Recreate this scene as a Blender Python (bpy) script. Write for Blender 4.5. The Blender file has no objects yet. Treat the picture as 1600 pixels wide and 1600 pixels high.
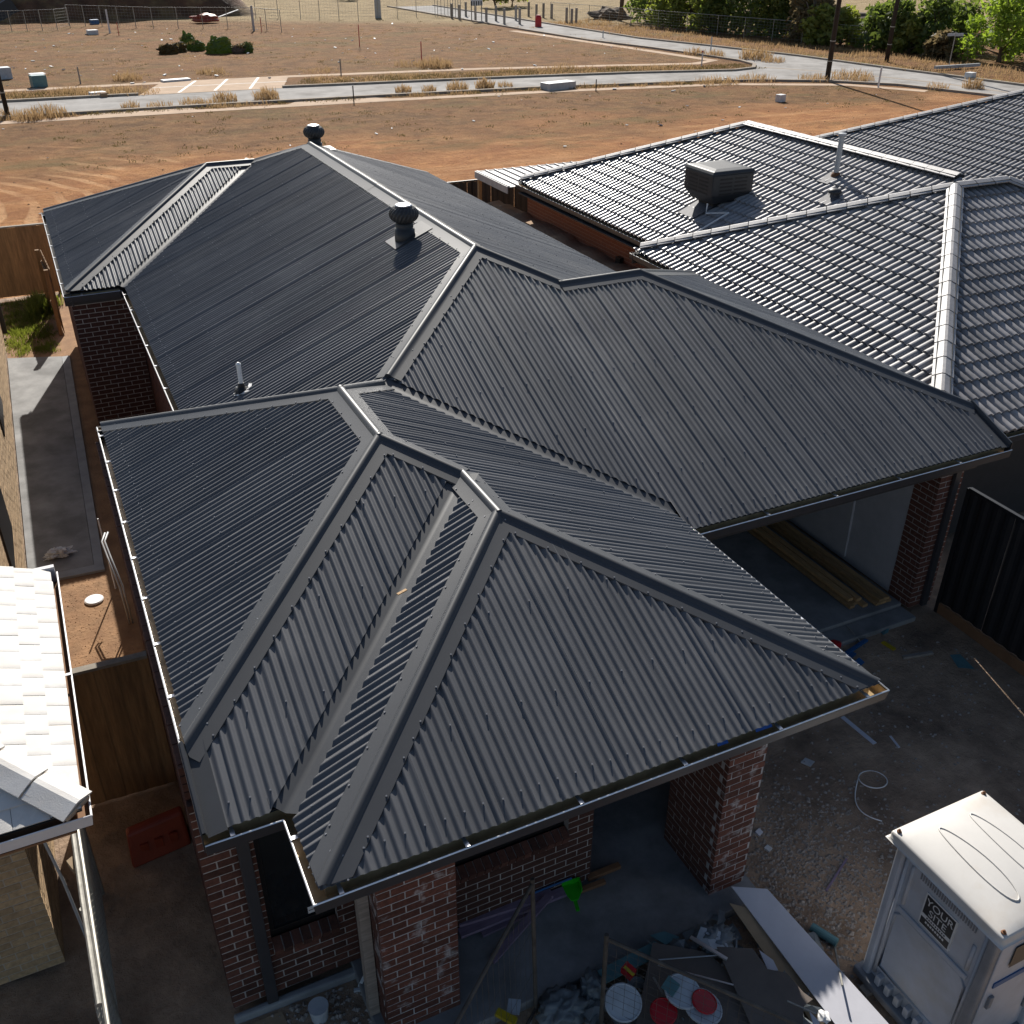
import bpy, bmesh, math, random
import numpy as np
from mathutils import Vector, Matrix, noise
random.seed(7)
R = math.radians
S = bpy.context.scene
COL = S.collection
H = 2.9                      # height of the front gutter rim above the yard
# ------------------------------------------------------------------ camera
CAM = dict(x=-.1197, y=-5.2676, z=5.6293 + H, yaw=-.4484, pitch=-.5347, roll=.0046, f=1533.66)
cd = bpy.data.cameras.new('camera'); cam = bpy.data.objects.new('camera', cd); COL.objects.link(cam)
_y, _p, _r = CAM['yaw'], CAM['pitch'], CAM['roll']
FW = Vector((-math.sin(_y)*math.cos(_p), math.cos(_y)*math.cos(_p), math.sin(_p)))
_r0 = FW.cross(Vector((0, 0, 1))).normalized(); _u0 = _r0.cross(FW)
RT = math.cos(_r)*_r0 + math.sin(_r)*_u0; UP = -math.sin(_r)*_r0 + math.cos(_r)*_u0
CO = Vector((CAM['x'], CAM['y'], CAM['z']))
m3 = Matrix((RT, UP, -FW)).transposed()
cam.matrix_world = Matrix.Translation(CO) @ m3.to_4x4()
cd.sensor_width = 36; cd.sensor_height = 36; cd.sensor_fit = 'HORIZONTAL'
cd.lens = 36*CAM['f']/1600; cd.clip_start = .1; cd.clip_end = 3000
S.camera = cam
# ------------------------------------------------------------------ sky, sun, exposure
SUN_EL, SUN_AZ = R(34), R(17)          # azimuth: degrees from +Y towards +X
w = bpy.data.worlds.new('World'); S.world = w; w.use_nodes = True
nt = w.node_tree; bg = nt.nodes['Background']
sky = nt.nodes.new('ShaderNodeTexSky'); sky.sky_type = 'NISHITA'; sky.sun_disc = False
sky.sun_elevation = SUN_EL; sky.sun_rotation = SUN_AZ; sky.altitude = 100; sky.dust_density = 1.0; sky.ozone_density = 1.0
nt.links.new(sky.outputs[0], bg.inputs[0]); bg.inputs[1].default_value = .06
sd = bpy.data.lights.new('sun', 'SUN'); sd.energy = 5.0; sd.angle = R(.5); sd.color = (1, .95, .87)
so = bpy.data.objects.new('sun', sd); COL.objects.link(so)
SD = Vector((math.cos(SUN_EL)*math.sin(SUN_AZ), math.cos(SUN_EL)*math.cos(SUN_AZ), math.sin(SUN_EL)))
so.rotation_euler = SD.to_track_quat('Z', 'Y').to_euler(); so.location = SD*60
vs = S.view_settings; vs.view_transform = 'Standard'; vs.look = 'None'; vs.gamma = 1; vs.exposure = .55; vs.use_curve_mapping = False

# ------------------------------------------------------------------ helpers
def ray(px, py):
    return FW + RT*((px-800)/CAM['f']) - UP*((py-800)/CAM['f'])
def at(px, py, z=0.0):                   # a point of the place at height z
    d = ray(px, py); return CO + d*((z-CO.z)/d.z)
def aty(px, py, y):
    d = ray(px, py); return CO + d*((y-CO.y)/d.y)

# ---- materials
def mat(name, col, rough=.6, metal=0., spec=.5, var=.15, scale=6., bump=0., bscale=40., rnd=0., col2=None, c2scale=None, c2pos=(.45, .6), alpha=None, trans=0., stretch=None, coat=0.):
    m = bpy.data.materials.new(name); m.use_nodes = True
    n = m.node_tree.nodes; l = m.node_tree.links; b = n['Principled BSDF']
    tc = n.new('ShaderNodeTexCoord'); src = tc.outputs['Object']
    ge = n.new('ShaderNodeNewGeometry'); src = ge.outputs['Position']
    if stretch:
        mp = n.new('ShaderNodeMapping'); mp.inputs['Scale'].default_value = stretch; l.new(src, mp.inputs[0]); src = mp.outputs[0]
    no = n.new('ShaderNodeTexNoise'); no.inputs['Scale'].default_value = scale; no.inputs['Detail'].default_value = 6; no.inputs['Roughness'].default_value = .65
    l.new(src, no.inputs['Vector'])
    rgb = n.new('ShaderNodeRGB'); rgb.outputs[0].default_value = (*col, 1); cur = rgb.outputs[0]
    if col2:
        n2 = n.new('ShaderNodeTexNoise'); n2.inputs['Scale'].default_value = c2scale or scale; n2.inputs['Detail'].default_value = 7; n2.inputs['Roughness'].default_value = .6; l.new(src, n2.inputs['Vector'])
        r2 = n.new('ShaderNodeValToRGB'); r2.color_ramp.elements[0].position = c2pos[0]; r2.color_ramp.elements[1].position = c2pos[1]; l.new(n2.outputs[0], r2.inputs[0])
        mx = n.new('ShaderNodeMix'); mx.data_type = 'RGBA'; l.new(r2.outputs[0], mx.inputs[0]); l.new(cur, mx.inputs[6]); mx.inputs[7].default_value = (*col2, 1); cur = mx.outputs[2]
    if var or rnd:
        mr = n.new('ShaderNodeMapRange'); mr.inputs[1].default_value = .3; mr.inputs[2].default_value = .7; mr.inputs[3].default_value = 1-var; mr.inputs[4].default_value = 1+var
        l.new(no.outputs[0], mr.inputs[0]); fac = mr.outputs[0]
        if rnd:
            oi = n.new('ShaderNodeObjectInfo'); m2 = n.new('ShaderNodeMapRange'); m2.inputs[3].default_value = 1-rnd; m2.inputs[4].default_value = 1+rnd
            l.new(oi.outputs['Random'], m2.inputs[0]); mu = n.new('ShaderNodeMath'); mu.operation = 'MULTIPLY'; l.new(fac, mu.inputs[0]); l.new(m2.outputs[0], mu.inputs[1]); fac = mu.outputs[0]
        vm = n.new('ShaderNodeVectorMath'); vm.operation = 'SCALE'; l.new(cur, vm.inputs[0]); l.new(fac, vm.inputs['Scale']); cur = vm.outputs[0]
    l.new(cur, b.inputs['Base Color'])
    b.inputs['Roughness'].default_value = rough; b.inputs['Metallic'].default_value = metal
    b.inputs['Specular IOR Level'].default_value = spec
    if coat: b.inputs['Coat Weight'].default_value = coat
    if trans: b.inputs['Transmission Weight'].default_value = trans
    if alpha is not None: b.inputs['Alpha'].default_value = alpha
    if bump:
        nb = n.new('ShaderNodeTexNoise'); nb.inputs['Scale'].default_value = bscale; nb.inputs['Detail'].default_value = 8; nb.inputs['Roughness'].default_value = .7; l.new(src, nb.inputs['Vector'])
        bp = n.new('ShaderNodeBump'); bp.inputs['Strength'].default_value = 1; bp.inputs['Distance'].default_value = bump; l.new(nb.outputs[0], bp.inputs['Height']); l.new(bp.outputs[0], b.inputs['Normal'])
    return m
M = {}
def mk(k, *a, **q): M[k] = mat(k, *a, **q)
mk('roof', (.086, .088, .095), rough=.44, spec=.6, col2=(.120, .118, .118), c2scale=.55, c2pos=(.48, .75), var=.14, scale=1.1, rnd=.10, bump=.0004, bscale=30)
mk('cap', (.043, .046, .052), rough=.47, spec=.5, var=.10, scale=2, bump=.0002, bscale=9)
mk('gutter', (.045, .045, .050), rough=.35, var=.1)
mk('lining', (.46, .34, .19), rough=.3, metal=.2, var=.25, scale=9)  # cream inner coat, with the golden reflection in the gutter put into its colour
mk('zinc', (.75, .75, .76), rough=.3, metal=.8, var=.1)
mk('screw', (.30, .30, .31), rough=.35, metal=.5, var=.1)
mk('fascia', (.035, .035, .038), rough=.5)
mk('soffit', (.22, .22, .22), rough=.8)
mk('mortar', (.40, .375, .355), rough=.95, var=.3, scale=9, bump=.003)
mk('mortar_messy', (.40, .39, .39), rough=.95, var=.3, scale=14, bump=.006)
mk('brick', (.090, .036, .025), rough=.9, var=.35, scale=25, rnd=.38, bump=.003, bscale=120)
mk('brick_smear', (.115, .043, .029), rough=.9, var=.35, scale=25, rnd=.35, bump=.003, bscale=120, col2=(.40, .38, .38), c2scale=5.0, c2pos=(.56, .70))
mk('brick_red', (.36, .115, .05), rough=.9, var=.25, scale=20, rnd=.2, bump=.003)
mk('mortar_red', (.42, .25, .16), rough=.95)
mk('brick_cream', (.42, .29, .165), rough=.9, var=.25, scale=22, rnd=.18, bump=.003)
mk('mortar_cream', (.45, .38, .30), rough=.95)
mk('window_frame', (.012, .012, .013), rough=.35)
mk('glass', (.012, .014, .016), rough=.06, spec=.6, var=0)
mk('sticker', (.7, .7, .7), rough=.6)
mk('concrete', (.24, .24, .24), rough=.85, var=.28, scale=2.2, bump=.0015, bscale=60, col2=(.17, .17, .17), c2scale=.9)
mk('concrete_light', (.28, .29, .30), rough=.85, var=.2, scale=3, bump=.0015)
mk('plaster', (.42, .42, .44), rough=.9, var=.08)
mk('timber', (.42, .26, .12), rough=.75, var=.3, scale=6, stretch=(8, 1, 8), rnd=.25)
mk('timber_grey', (.28, .25, .22), rough=.8, var=.3, scale=5, stretch=(1, 8, 8), rnd=.2)
mk('timber_mauve', (.20, .15, .21), rough=.75, var=.2, scale=6, stretch=(1, 6, 6), rnd=.15)
mk('paling', (.24, .135, .060), rough=.85, var=.35, scale=4, stretch=(6, 6, .6), rnd=.22, bump=.002)
mk('paling_grey', (.26, .23, .19), rough=.85, var=.3, scale=5)
mk('tile', (.225, .215, .215), rough=.38, spec=.85, var=.3, scale=5, rnd=.28, bump=.00025, bscale=120)
mk('tile_cap', (.38, .365, .36), rough=.55, spec=.5, var=.15, scale=14, rnd=.1, bump=.002, bscale=180)
mk('bedding', (.02, .02, .022), rough=.9)
mk('tile_white', (.67, .65, .62), rough=.7, var=.14, scale=7, rnd=.04, bump=.003, bscale=90, col2=(.60, .57, .53), c2scale=3.5)
mk('white_metal', (.72, .70, .70), rough=.35, var=.05)
mk('brown_timber', (.23, .12, .06), rough=.85)
mk('steel', (.34, .33, .30), rough=.5, metal=.55, var=.25, scale=12)
mk('rust_steel', (.11, .095, .08), rough=.7, metal=.3, var=.35, scale=10)
mk('black_fence', (.018, .018, .020), rough=.45, rnd=.1)
mk('charcoal_plastic', (.030, .031, .034), rough=.5)
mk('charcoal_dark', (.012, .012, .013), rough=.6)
mk('pvc', (.78, .77, .76), rough=.4, var=.08)
mk('pvc_grey', (.42, .43, .44), rough=.45)
mk('lead', (.09, .09, .10), rough=.7, metal=.1, var=.4, scale=30)
mk('loo_white', (.56, .54, .51), rough=.45, var=.05, scale=3, col2=(.49, .43, .36), c2scale=1.8, c2pos=(.5, .75))
mk('loo_body', (.44, .46, .51), rough=.45, var=.10, scale=4, col2=(.40, .385, .37), c2scale=2.2, c2pos=(.5, .75))
mk('loo_frame', (.20, .21, .23), rough=.5)
mk('sign_black', (.022, .020, .020), rough=.4)
mk('print_white', (.62, .62, .62), rough=.6)
mk('print_dark', (.05, .05, .05), rough=.6)
mk('rust', (.16, .07, .03), rough=.8)
mk('orange', (.26, .035, .012), rough=.5, var=.15)
mk('green_plastic', (.02, .42, .012), rough=.4)
mk('blue_plastic', (.02, .10, .26), rough=.5)
mk('blue_sarking', (.02, .10, .40), rough=.45)
mk('red_plastic', (.45, .012, .02), rough=.4)
mk('white_plastic', (.46, .50, .54), rough=.5)
mk('clear_bag', (.20, .225, .24), rough=.4, alpha=.8)
mk('white_film', (.62, .64, .66), rough=.5)
mk('yellow', (.45, .33, .015), rough=.5)
mk('teal', (.09, .20, .22), rough=.5)
mk('card', (.34, .25, .16), rough=.9, var=.12)
mk('board_grey', (.14, .115, .10), rough=.9, var=.15, scale=3)
mk('board_white', (.55, .55, .60), rough=.75, var=.05)
mk('sand', (.33, .215, .13), rough=.95, var=.25, scale=3, bump=.02, bscale=8)
mk('asphalt', (.34, .325, .31), rough=.95, spec=.1, col2=(.27, .255, .24), c2scale=.35, var=.2, scale=.9, bump=.002, bscale=40)
mk('kerb', (.34, .29, .24), rough=.95, spec=.1, var=.18, scale=2)
mk('footpath', (.47, .35, .255), rough=.95, spec=.1, var=.15, scale=.9)
mk('road_paint', (.75, .74, .70), rough=.8)
mk('pole', (.030, .022, .017), rough=.9, var=.3)
mk('bark', (.14, .10, .07), rough=.95, var=.3, scale=5)
mk('bark_pale', (.45, .40, .34), rough=.9, var=.3, scale=3)
def leafmat(name, c):
    m = mat(name, c, rough=.6, var=.45, scale=.9, spec=.3); b = m.node_tree.nodes['Principled BSDF']
    n = m.node_tree.nodes; l = m.node_tree.links
    tr = n.new('ShaderNodeBsdfTranslucent'); k_ = (1.05, 1.0, .95) if c[0] > c[1] else (1.5, 1.6, .7); tr.inputs[0].default_value = (c[0]*k_[0], c[1]*k_[1], c[2]*k_[2], 1)
    mx = n.new('ShaderNodeMixShader'); mx.inputs[0].default_value = .5
    l.new(b.outputs[0], mx.inputs[1]); l.new(tr.outputs[0], mx.inputs[2]); l.new(mx.outputs[0], n['Material Output'].inputs[0]); M[name] = m
leafmat('leaf_dark', (.13, .165, .06)); leafmat('leaf_olive', (.22, .24, .075)); leafmat('leaf_bright', (.22, .29, .06))
leafmat('leaf_dry', (.20, .16, .085)); leafmat('grass_dry', (.36, .25, .135)); leafmat('grass_green', (.14, .155, .045)); leafmat('grass_dull', (.135, .105, .045))

def ground_mat():
    m = bpy.data.materials.new('field_soil'); m.use_nodes = True
    n = m.node_tree.nodes; l = m.node_tree.links; b = n['Principled BSDF']
    ge = n.new('ShaderNodeNewGeometry'); P = ge.outputs['Position']
    def nz(sc, det=8, ro=.62, st=None):
        src = P
        if st:
            mp = n.new('ShaderNodeMapping'); mp.inputs['Scale'].default_value = st; l.new(P, mp.inputs[0]); src = mp.outputs[0]
        q = n.new('ShaderNodeTexNoise'); q.inputs['Scale'].default_value = sc; q.inputs['Detail'].default_value = det; q.inputs['Roughness'].default_value = ro; l.new(src, q.inputs['Vector']); return q.outputs[0]
    def ramp(f, a, c):
        q = n.new('ShaderNodeMapRange'); q.inputs[1].default_value = a; q.inputs[2].default_value = c; q.interpolation_type = 'SMOOTHSTEP'; l.new(f, q.inputs[0]); return q.outputs[0]
    def mix(f, c0, c1, op='MIX'):
        q = n.new('ShaderNodeMix'); q.data_type = 'RGBA'; q.blend_type = op
        if isinstance(f, float): q.inputs[0].default_value = f
        else: l.new(f, q.inputs[0])
        for i, c in ((6, c0), (7, c1)):
            if isinstance(c, tuple): q.inputs[i].default_value = (*c, 1)
            else: l.new(c, q.inputs[i])
        return q.outputs[2]
    def mth(op, a, c):
        q = n.new('ShaderNodeMath'); q.operation = op
        for i, v in ((0, a), (1, c)):
            if isinstance(v, (int, float)): q.inputs[i].default_value = v
            else: l.new(v, q.inputs[i])
        return q.outputs[0]
    sx = n.new('ShaderNodeSeparateXYZ'); l.new(P, sx.inputs[0])
    # graded orange soil near the houses, browner with thin dead grass further out
    yy = mth('ADD', sx.outputs[1], mth('MULTIPLY', mth('SUBTRACT', nz(.12, 4), .5), 26))
    far = ramp(yy, 36, 46)
    soil = mix(ramp(nz(.5, 10, .72), .38, .64), (.32, .130, .046), (.50, .240, .092))
    streak = ramp(nz(.55, 9, .66, (.16, 1.5, 1)), .50, .62)
    soil = mix(mth('MULTIPLY', streak, .75), soil, (.54, .285, .125))
    dstreak = ramp(nz(.8, 9, .7, (.22, 1.9, 1)), .56, .66)
    soil = mix(mth('MULTIPLY', dstreak, .75), soil, (.21, .084, .030))
    dead = mix(ramp(nz(.8, 11, .78), .40, .62), (.125, .062, .024), (.255, .138, .056))
    c = mix(far, soil, dead)
    g = mth('MULTIPLY', ramp(nz(.16, 9, .7, (.6, 1.4, 1)), .50, .62), ramp(yy, 32, 40)); c = mix(mth('MULTIPLY', g, .65), c, (.14, .105, .036))
    pale = mth('MULTIPLY', ramp(nz(.11, 9, .66, (.5, 1.6, 1)), .56, .66), .3); c = mix(pale, c, (.36, .21, .105))
    speck = mth('MULTIPLY', ramp(nz(5, 4, .7), .56, .68), .45); c = mix(speck, c, (.15, .072, .032))
    mott = ramp(nz(.28, 6, .7), .40, .60); c = mix(mth('MULTIPLY', mott, .35), c, (.27, .118, .045))
    # far paddock, paler dry grass
    d2 = ramp(mth('ADD', mth('MULTIPLY', sx.outputs[0], .55), sx.outputs[1]), 122, 132)
    dry = mix(ramp(nz(.35, 8, .7), .4, .65), (.34, .25, .135), (.22, .16, .08)); c = mix(d2, c, dry)
    # wheel tracks
    wv = n.new('ShaderNodeTexWave'); wv.wave_type = 'RINGS'; wv.rings_direction = 'Z'; wv.inputs['Scale'].default_value = .30; wv.inputs['Distortion'].default_value = 9; wv.inputs['Detail'].default_value = 3; wv.inputs['Detail Scale'].default_value = .35
    mp = n.new('ShaderNodeMapping'); mp.inputs['Location'].default_value = (9, -33, 0); l.new(P, mp.inputs[0]); l.new(mp.outputs[0], wv.inputs['Vector'])
    tk = mth('MULTIPLY', ramp(wv.outputs[0], .62, .9), mth('SUBTRACT', 1, far)); tk = mth('MULTIPLY', tk, ramp(nz(.2, 3), .42, .6)); tk = mth('MULTIPLY', tk, mth('SUBTRACT', 1, ramp(sx.outputs[0], 4, 14)))
    c = mix(mth('MULTIPLY', tk, .75), c, (.62, .36, .18))
    l.new(c, b.inputs['Base Color']); b.inputs['Roughness'].default_value = .95; b.inputs['Specular IOR Level'].default_value = .15
    hh = mth('ADD', mth('MULTIPLY', nz(1.6, 10, .75), .9), mth('MULTIPLY', tk, -.10)); hh = mth('ADD', hh, mth('MULTIPLY', nz(6, 6, .7), .35))
    bp = n.new('ShaderNodeBump'); bp.inputs['Distance'].default_value = .26; l.new(hh, bp.inputs['Height']); l.new(bp.outputs[0], b.inputs['Normal'])
    M['field'] = m
ground_mat()
mk('yard', (.36, .255, .175), rough=.95, var=.38, scale=2.2, bump=.07, bscale=4, col2=(.215, .150, .105), c2scale=.8)
mk('side_soil', (.31, .175, .088), rough=.95, var=.3, scale=6, bump=.02, bscale=14, col2=(.22, .12, .06), c2scale=3)
mk('gravel', (.36, .32, .285), rough=.95, var=.5, scale=30, rnd=.3)
mk('spoil', (.12, .062, .035), rough=.95, var=.45, scale=.5, bump=.3, bscale=1.2, col2=(.20, .13, .06), c2scale=.35)

# ---- meshes
ORG = {}
class MB:
    def __init__(s): s.v = []; s.f = []
    def add(s, vs, fs):
        o = len(s.v); s.v += [tuple(p) for p in vs]; s.f += [tuple(i+o for i in f) for f in fs]; return s
    def box(s, x0, x1, y0, y1, z0, z1):
        return s.add([(x0,y0,z0),(x1,y0,z0),(x1,y1,z0),(x0,y1,z0),(x0,y0,z1),(x1,y0,z1),(x1,y1,z1),(x0,y1,z1)],
                     [(0,3,2,1),(4,5,6,7),(0,1,5,4),(1,2,6,5),(2,3,7,6),(3,0,4,7)])
    def obox(s, c, dx, dy, dz):          # centre and three half-axis vectors
        c, dx, dy, dz = map(Vector, (c, dx, dy, dz))
        return s.add([c-dx-dy-dz, c+dx-dy-dz, c+dx+dy-dz, c-dx+dy-dz, c-dx-dy+dz, c+dx-dy+dz, c+dx+dy+dz, c-dx+dy+dz],
                     [(0,3,2,1),(4,5,6,7),(0,1,5,4),(1,2,6,5),(2,3,7,6),(3,0,4,7)])
    def beam(s, p, q, wd, ht, up=(0,0,1)):
        p, q = Vector(p), Vector(q); d = q-p; u = Vector(up); sd_ = d.cross(u)
        if sd_.length < 1e-6: sd_ = d.cross(Vector((1,0,0)))
        sd_.normalize(); u = sd_.cross(d).normalized()
        return s.obox((p+q)/2, d/2, sd_*wd/2, u*ht/2)
    def tube(s, pts, r, n=8, cap=True, r1=None):
        pts = [Vector(p) for p in pts]; rings = []
        for i, p in enumerate(pts):
            a = pts[max(0, i-1)]; b = pts[min(len(pts)-1, i+1)]; d = (b-a).normalized()
            u = d.cross(Vector((0,0,1)));
            if u.length < .05: u = d.cross(Vector((0,1,0)))
            u.normalize(); w_ = d.cross(u); rr = r if r1 is None else r+(r1-r)*i/max(1, len(pts)-1)
            rings.append([p+u*math.cos(t)*rr+w_*math.sin(t)*rr for t in [2*math.pi*k/n for k in range(n)]])
        vs_ = [v for g in rings for v in g]; fs = []
        for i in range(len(pts)-1):
            for k in range(n): fs.append((i*n+k, i*n+(k+1)%n, (i+1)*n+(k+1)%n, (i+1)*n+k))
        if cap: fs += [tuple(reversed(range(n))), tuple(range((len(pts)-1)*n, len(pts)*n))]
        return s.add(vs_, fs)
    def lathe(s, c, prof, n=24, axis=(0,0,1)):
        ax = Vector(axis).normalized(); u = ax.orthogonal().normalized(); w_ = ax.cross(u); c = Vector(c)
        vs_ = [c+ax*z+(u*math.cos(2*math.pi*k/n)+w_*math.sin(2*math.pi*k/n))*r for r, z in prof for k in range(n)]
        fs = [(i*n+k, i*n+(k+1)%n, (i+1)*n+(k+1)%n, (i+1)*n+k) for i in range(len(prof)-1) for k in range(n)]
        fs += [tuple(reversed(range(n))), tuple(range((len(prof)-1)*n, len(prof)*n))]
        return s.add(vs_, fs)
    def prism(s, poly, z0, z1):          # plan polygon (ccw)
        n = len(poly)
        vs_ = [(x, y, z0) for x, y in poly]+[(x, y, z1) for x, y in poly]
        return s.add(vs_, [tuple(reversed(range(n))), tuple(range(n, 2*n))]+[(i, (i+1)%n, n+(i+1)%n, n+i) for i in range(n)])
    def slab(s, pts, th):                # flat polygon in space, given thickness
        pts = [Vector(p) for p in pts]; nrm = (pts[1]-pts[0]).cross(pts[2]-pts[0]).normalized()
        if nrm.z < 0: pts.reverse(); nrm = -nrm
        n = len(pts); vs_ = [p-nrm*th for p in pts]+pts
        return s.add(vs_, [tuple(reversed(range(n))), tuple(range(n, 2*n))]+[(i, (i+1)%n, n+(i+1)%n, n+i) for i in range(n)])
    def build(s, name, m, parent=None, smooth=False, bevel=0, kind=None):
        o0 = ORG.get(parent.name, Vector()) if parent else Vector()
        me = bpy.data.meshes.new(name); me.from_pydata([(x-o0.x, y-o0.y, z-o0.z) for x, y, z in s.v], [], s.f)
        if m: me.materials.append(M[m])
        if smooth:
            me.polygons.foreach_set('use_smooth', [True]*len(me.polygons))
        o = bpy.data.objects.new(name, me); COL.objects.link(o)
        if parent: o.parent = parent
        ORG[o.name] = o0
        if bevel:
            bv = o.modifiers.new('bevel', 'BEVEL'); bv.width = bevel; bv.segments = 2; bv.limit_method = 'ANGLE'
        if kind: o['kind'] = kind
        return o
def tag(o, label, cat, group=None):
    o['label'] = label; o['category'] = cat
    if group: o['group'] = group
    return o
def thing(name, label, cat, loc=(0, 0, 0), group=None):
    o = bpy.data.objects.new(name, None); COL.objects.link(o); o.location = loc; o.empty_display_size = .2
    ORG[o.name] = Vector(loc); return tag(o, label, cat, group)
def struct(o): o['kind'] = 'structure'; return o
def smooth_angle(o, a=35):
    me = o.data; me.polygons.foreach_set('use_smooth', [True]*len(me.polygons))
    bm = bmesh.new(); bm.from_mesh(me)
    for e in bm.edges:
        if len(e.link_faces) == 2: e.smooth = e.calc_face_angle() < R(a)
    bm.to_mesh(me); bm.free(); return o
def reloc(o, loc):                       # put a one-mesh thing's origin at its base
    loc = Vector(loc); o.data.transform(Matrix.Translation(-loc)); o.location = loc; return o
def one(name, mb, m, label, cat, group=None, smooth=False, bevel=0):
    o = mb.build(name, m, None, smooth, bevel); tag(o, label, cat, group)
    xs = [v.co for v in o.data.vertices]
    if xs:
        c = sum(xs, Vector())/len(xs); reloc(o, (c.x, c.y, min(v.z for v in xs)))
    return o

# ================================================================== SETTING
def sheet(name, poly, z, m, kind=True, th=0):
    mb = MB(); n = len(poly)
    if th: mb.prism(poly, z-th, z)
    else: mb.add([(x, y, z) for x, y in poly], [tuple(range(n))])
    o = mb.build(name, m)
    if kind: struct(o)
    return o
sheet('ground', [(-900, -300), (1200, -300), (1200, 1500), (-900, 1500)], 0, 'field')
# the lot the houses stand on
sheet('yard_ground', [(-40, -30), (40, -30), (40, 23.6), (-40, 23.6)], .004, 'yard')
def ribbon(pts, w0, w1):                 # polygon along a polyline, offsets to the left (+) of the direction
    pts = [Vector((p[0], p[1], 0)) for p in pts]; a, b = [], []
    for i, p in enumerate(pts):
        d = (pts[min(i+1, len(pts)-1)]-pts[max(i-1, 0)]).normalized(); nn = Vector((-d.y, d.x, 0))
        a.append(p+nn*w0); b.append(p+nn*w1)
    return [(v.x, v.y) for v in a]+[(v.x, v.y) for v in reversed(b)]
near = [(-60, 56.8), (-1, 55.5), (10, 55.3), (20, 54.9), (31, 54.2), (42, 52.4)]       # near kerb of the cross street
far = [(-60, 62.6), (0, 61.2), (15, 60.8), (31, 59.3), (40, 58.0), (47, 56.4)]
arc_far = [(49.2, 57.0), (50.6, 58.7), (51.2, 61.2), (50.9, 65.5)]
r2w = [(50.9, 65.5), (50.2, 72), (48.6, 80), (48.0, 92), (47, 130)]
r2e = [(61.5, 20), (59.4, 42.3), (58.2, 52), (57.4, 62.3), (55.5, 72), (53.6, 80), (53.4, 97), (53, 130)]
near_arc = [(45.5, 51.4), (49, 49.4), (52.2, 46), (53.9, 40), (56, 20)]
road_poly = near + near_arc + r2e + list(reversed(r2w)) + list(reversed(arc_far)) + list(reversed(far))
sheet('road', road_poly, .006, 'asphalt')
def kerb(name, pts, wd=.28, ht=.13, side=1):
    ring = ribbon(pts, 0, wd*side); mb = MB(); n = len(pts)
    a = ring[:n]; b = list(reversed(ring[n:]))
    for i in range(n-1):
        q = [a[i], a[i+1], b[i+1], b[i]]
        if side < 0: q.reverse()
        mb.prism(q, 0, ht)
    return struct(mb.build(name, 'kerb'))
kerb('kerb_near', near+near_arc, side=-1)
kerb('kerb_far', far[:2]+[(7.0, 61.05)], side=1); kerb('kerb_far_side', [(15.6, 60.75)]+far[3:]+arc_far+r2w[1:], side=1)
kerb('kerb_east', r2e, side=-1)
sheet('footpath_near', ribbon([(p[0], p[1]-2.1) for p in near[:5]]+[(42, 50.6), (49, 47.2), (51.4, 43)], 0, .95), .010, 'footpath')
sheet('footpath_far', ribbon([(-60, 67.5), (0, 66.3), (18, 66.1), (31, 64.9), (40, 63.0), (47, 61.4), (49.5, 62.6), (48.6, 72), (46.5, 92)], -.5, .5), .010, 'footpath')
dw = sheet('driveway_crossing', [(7.0, 61.0), (15.6, 60.7), (17.4, 66.3), (9.2, 66.6)], .018, 'footpath')
for k in range(1, 4):
    x0, x1 = 7.0+8.6*k/4+.2, 9.2+8.2*k/4
    sheet('driveway_line', [(x0-.09, 61.2), (x0+.09, 61.2), (x1+.09, 66.3), (x1-.09, 66.3)], .024, 'road_paint')
sheet('driveway_line', [(8.2, 63.9), (16.6, 63.6), (16.6, 63.72), (8.2, 64.02)], .024, 'road_paint')
sheet('road_channel', ribbon([(50.3, 57.4), (53.5, 52.4), (55.5, 46), (56.2, 40)], -.22, .22), .012, 'kerb')
sheet('driveway_apron', [(2.0, 53.3), (9.5, 53.2), (8.8, 55.4), (4.4, 55.5)], .014, 'footpath')
sheet('driveway_apron', [(13.5, 53.2), (21, 52.9), (19, 55.1), (15.2, 55.2)], .014, 'footpath')

# ================================================================== OUR HOUSE: metal hip roof
T = .408; Z0 = .035 + H
a_, b_, d_, e_, c_, g_, hL = .561, 5.643, .8145, 2.144, 10.61, 6.915, .2825
pl = {
 'L':  lambda x, y: Z0+hL+T*x,
 'F1': lambda x, y: Z0+T*y,
 'L2': lambda x, y: Z0+T*(x-a_),
 'F2': lambda x, y: Z0+T*(y+d_),
 'R2': lambda x, y: Z0+T*(b_-x),
 'B':  lambda x, y: Z0+hL+T*(g_-y),
 'M':  lambda x, y: Z0+T*(x-.624),
 'N':  lambda x, y: Z0+T*(9.808-x),
 'G':  lambda x, y: Z0+T*(y-2.433),
 'GR': lambda x, y: Z0+T*(11.03-x),
 'GB': lambda x, y: Z0+1.509-T*(y-6.133),
 'F3': lambda x, y: Z0+.1525+T*(y-12.953),
 'L3': lambda x, y: Z0+.1525+T*(x-.0177),
 'B3': lambda x, y: Z0+.1525+T*(19.43-y),
}
R1 = (2.475, 4.44); R2 = (2.475, 3.168); R3 = (3.102, 2.541); R4 = (3.102, 1.7265)
SS = (3.134, 4.98); T1 = (5.216, 7.025); T2 = (5.216, 15.367); U1 = (6.108, 6.133); U2 = (7.33, 6.133)
V1 = (3.257, 16.19); V2 = (4.24, 16.19); HB = (0, .6926); P0 = (0, g_)
house = thing('brick_house', 'new brick house with dark corrugated metal hip roof filling the centre', 'house', (3, 3, 0))
rnd = random.Random(3)
PITCH, AMP = .0762, .0108
def norm_of(f):
    z = f(0, 0); return Vector((-(f(1, 0)-z), -(f(0, 1)-z), 1)).normalized()
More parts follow.
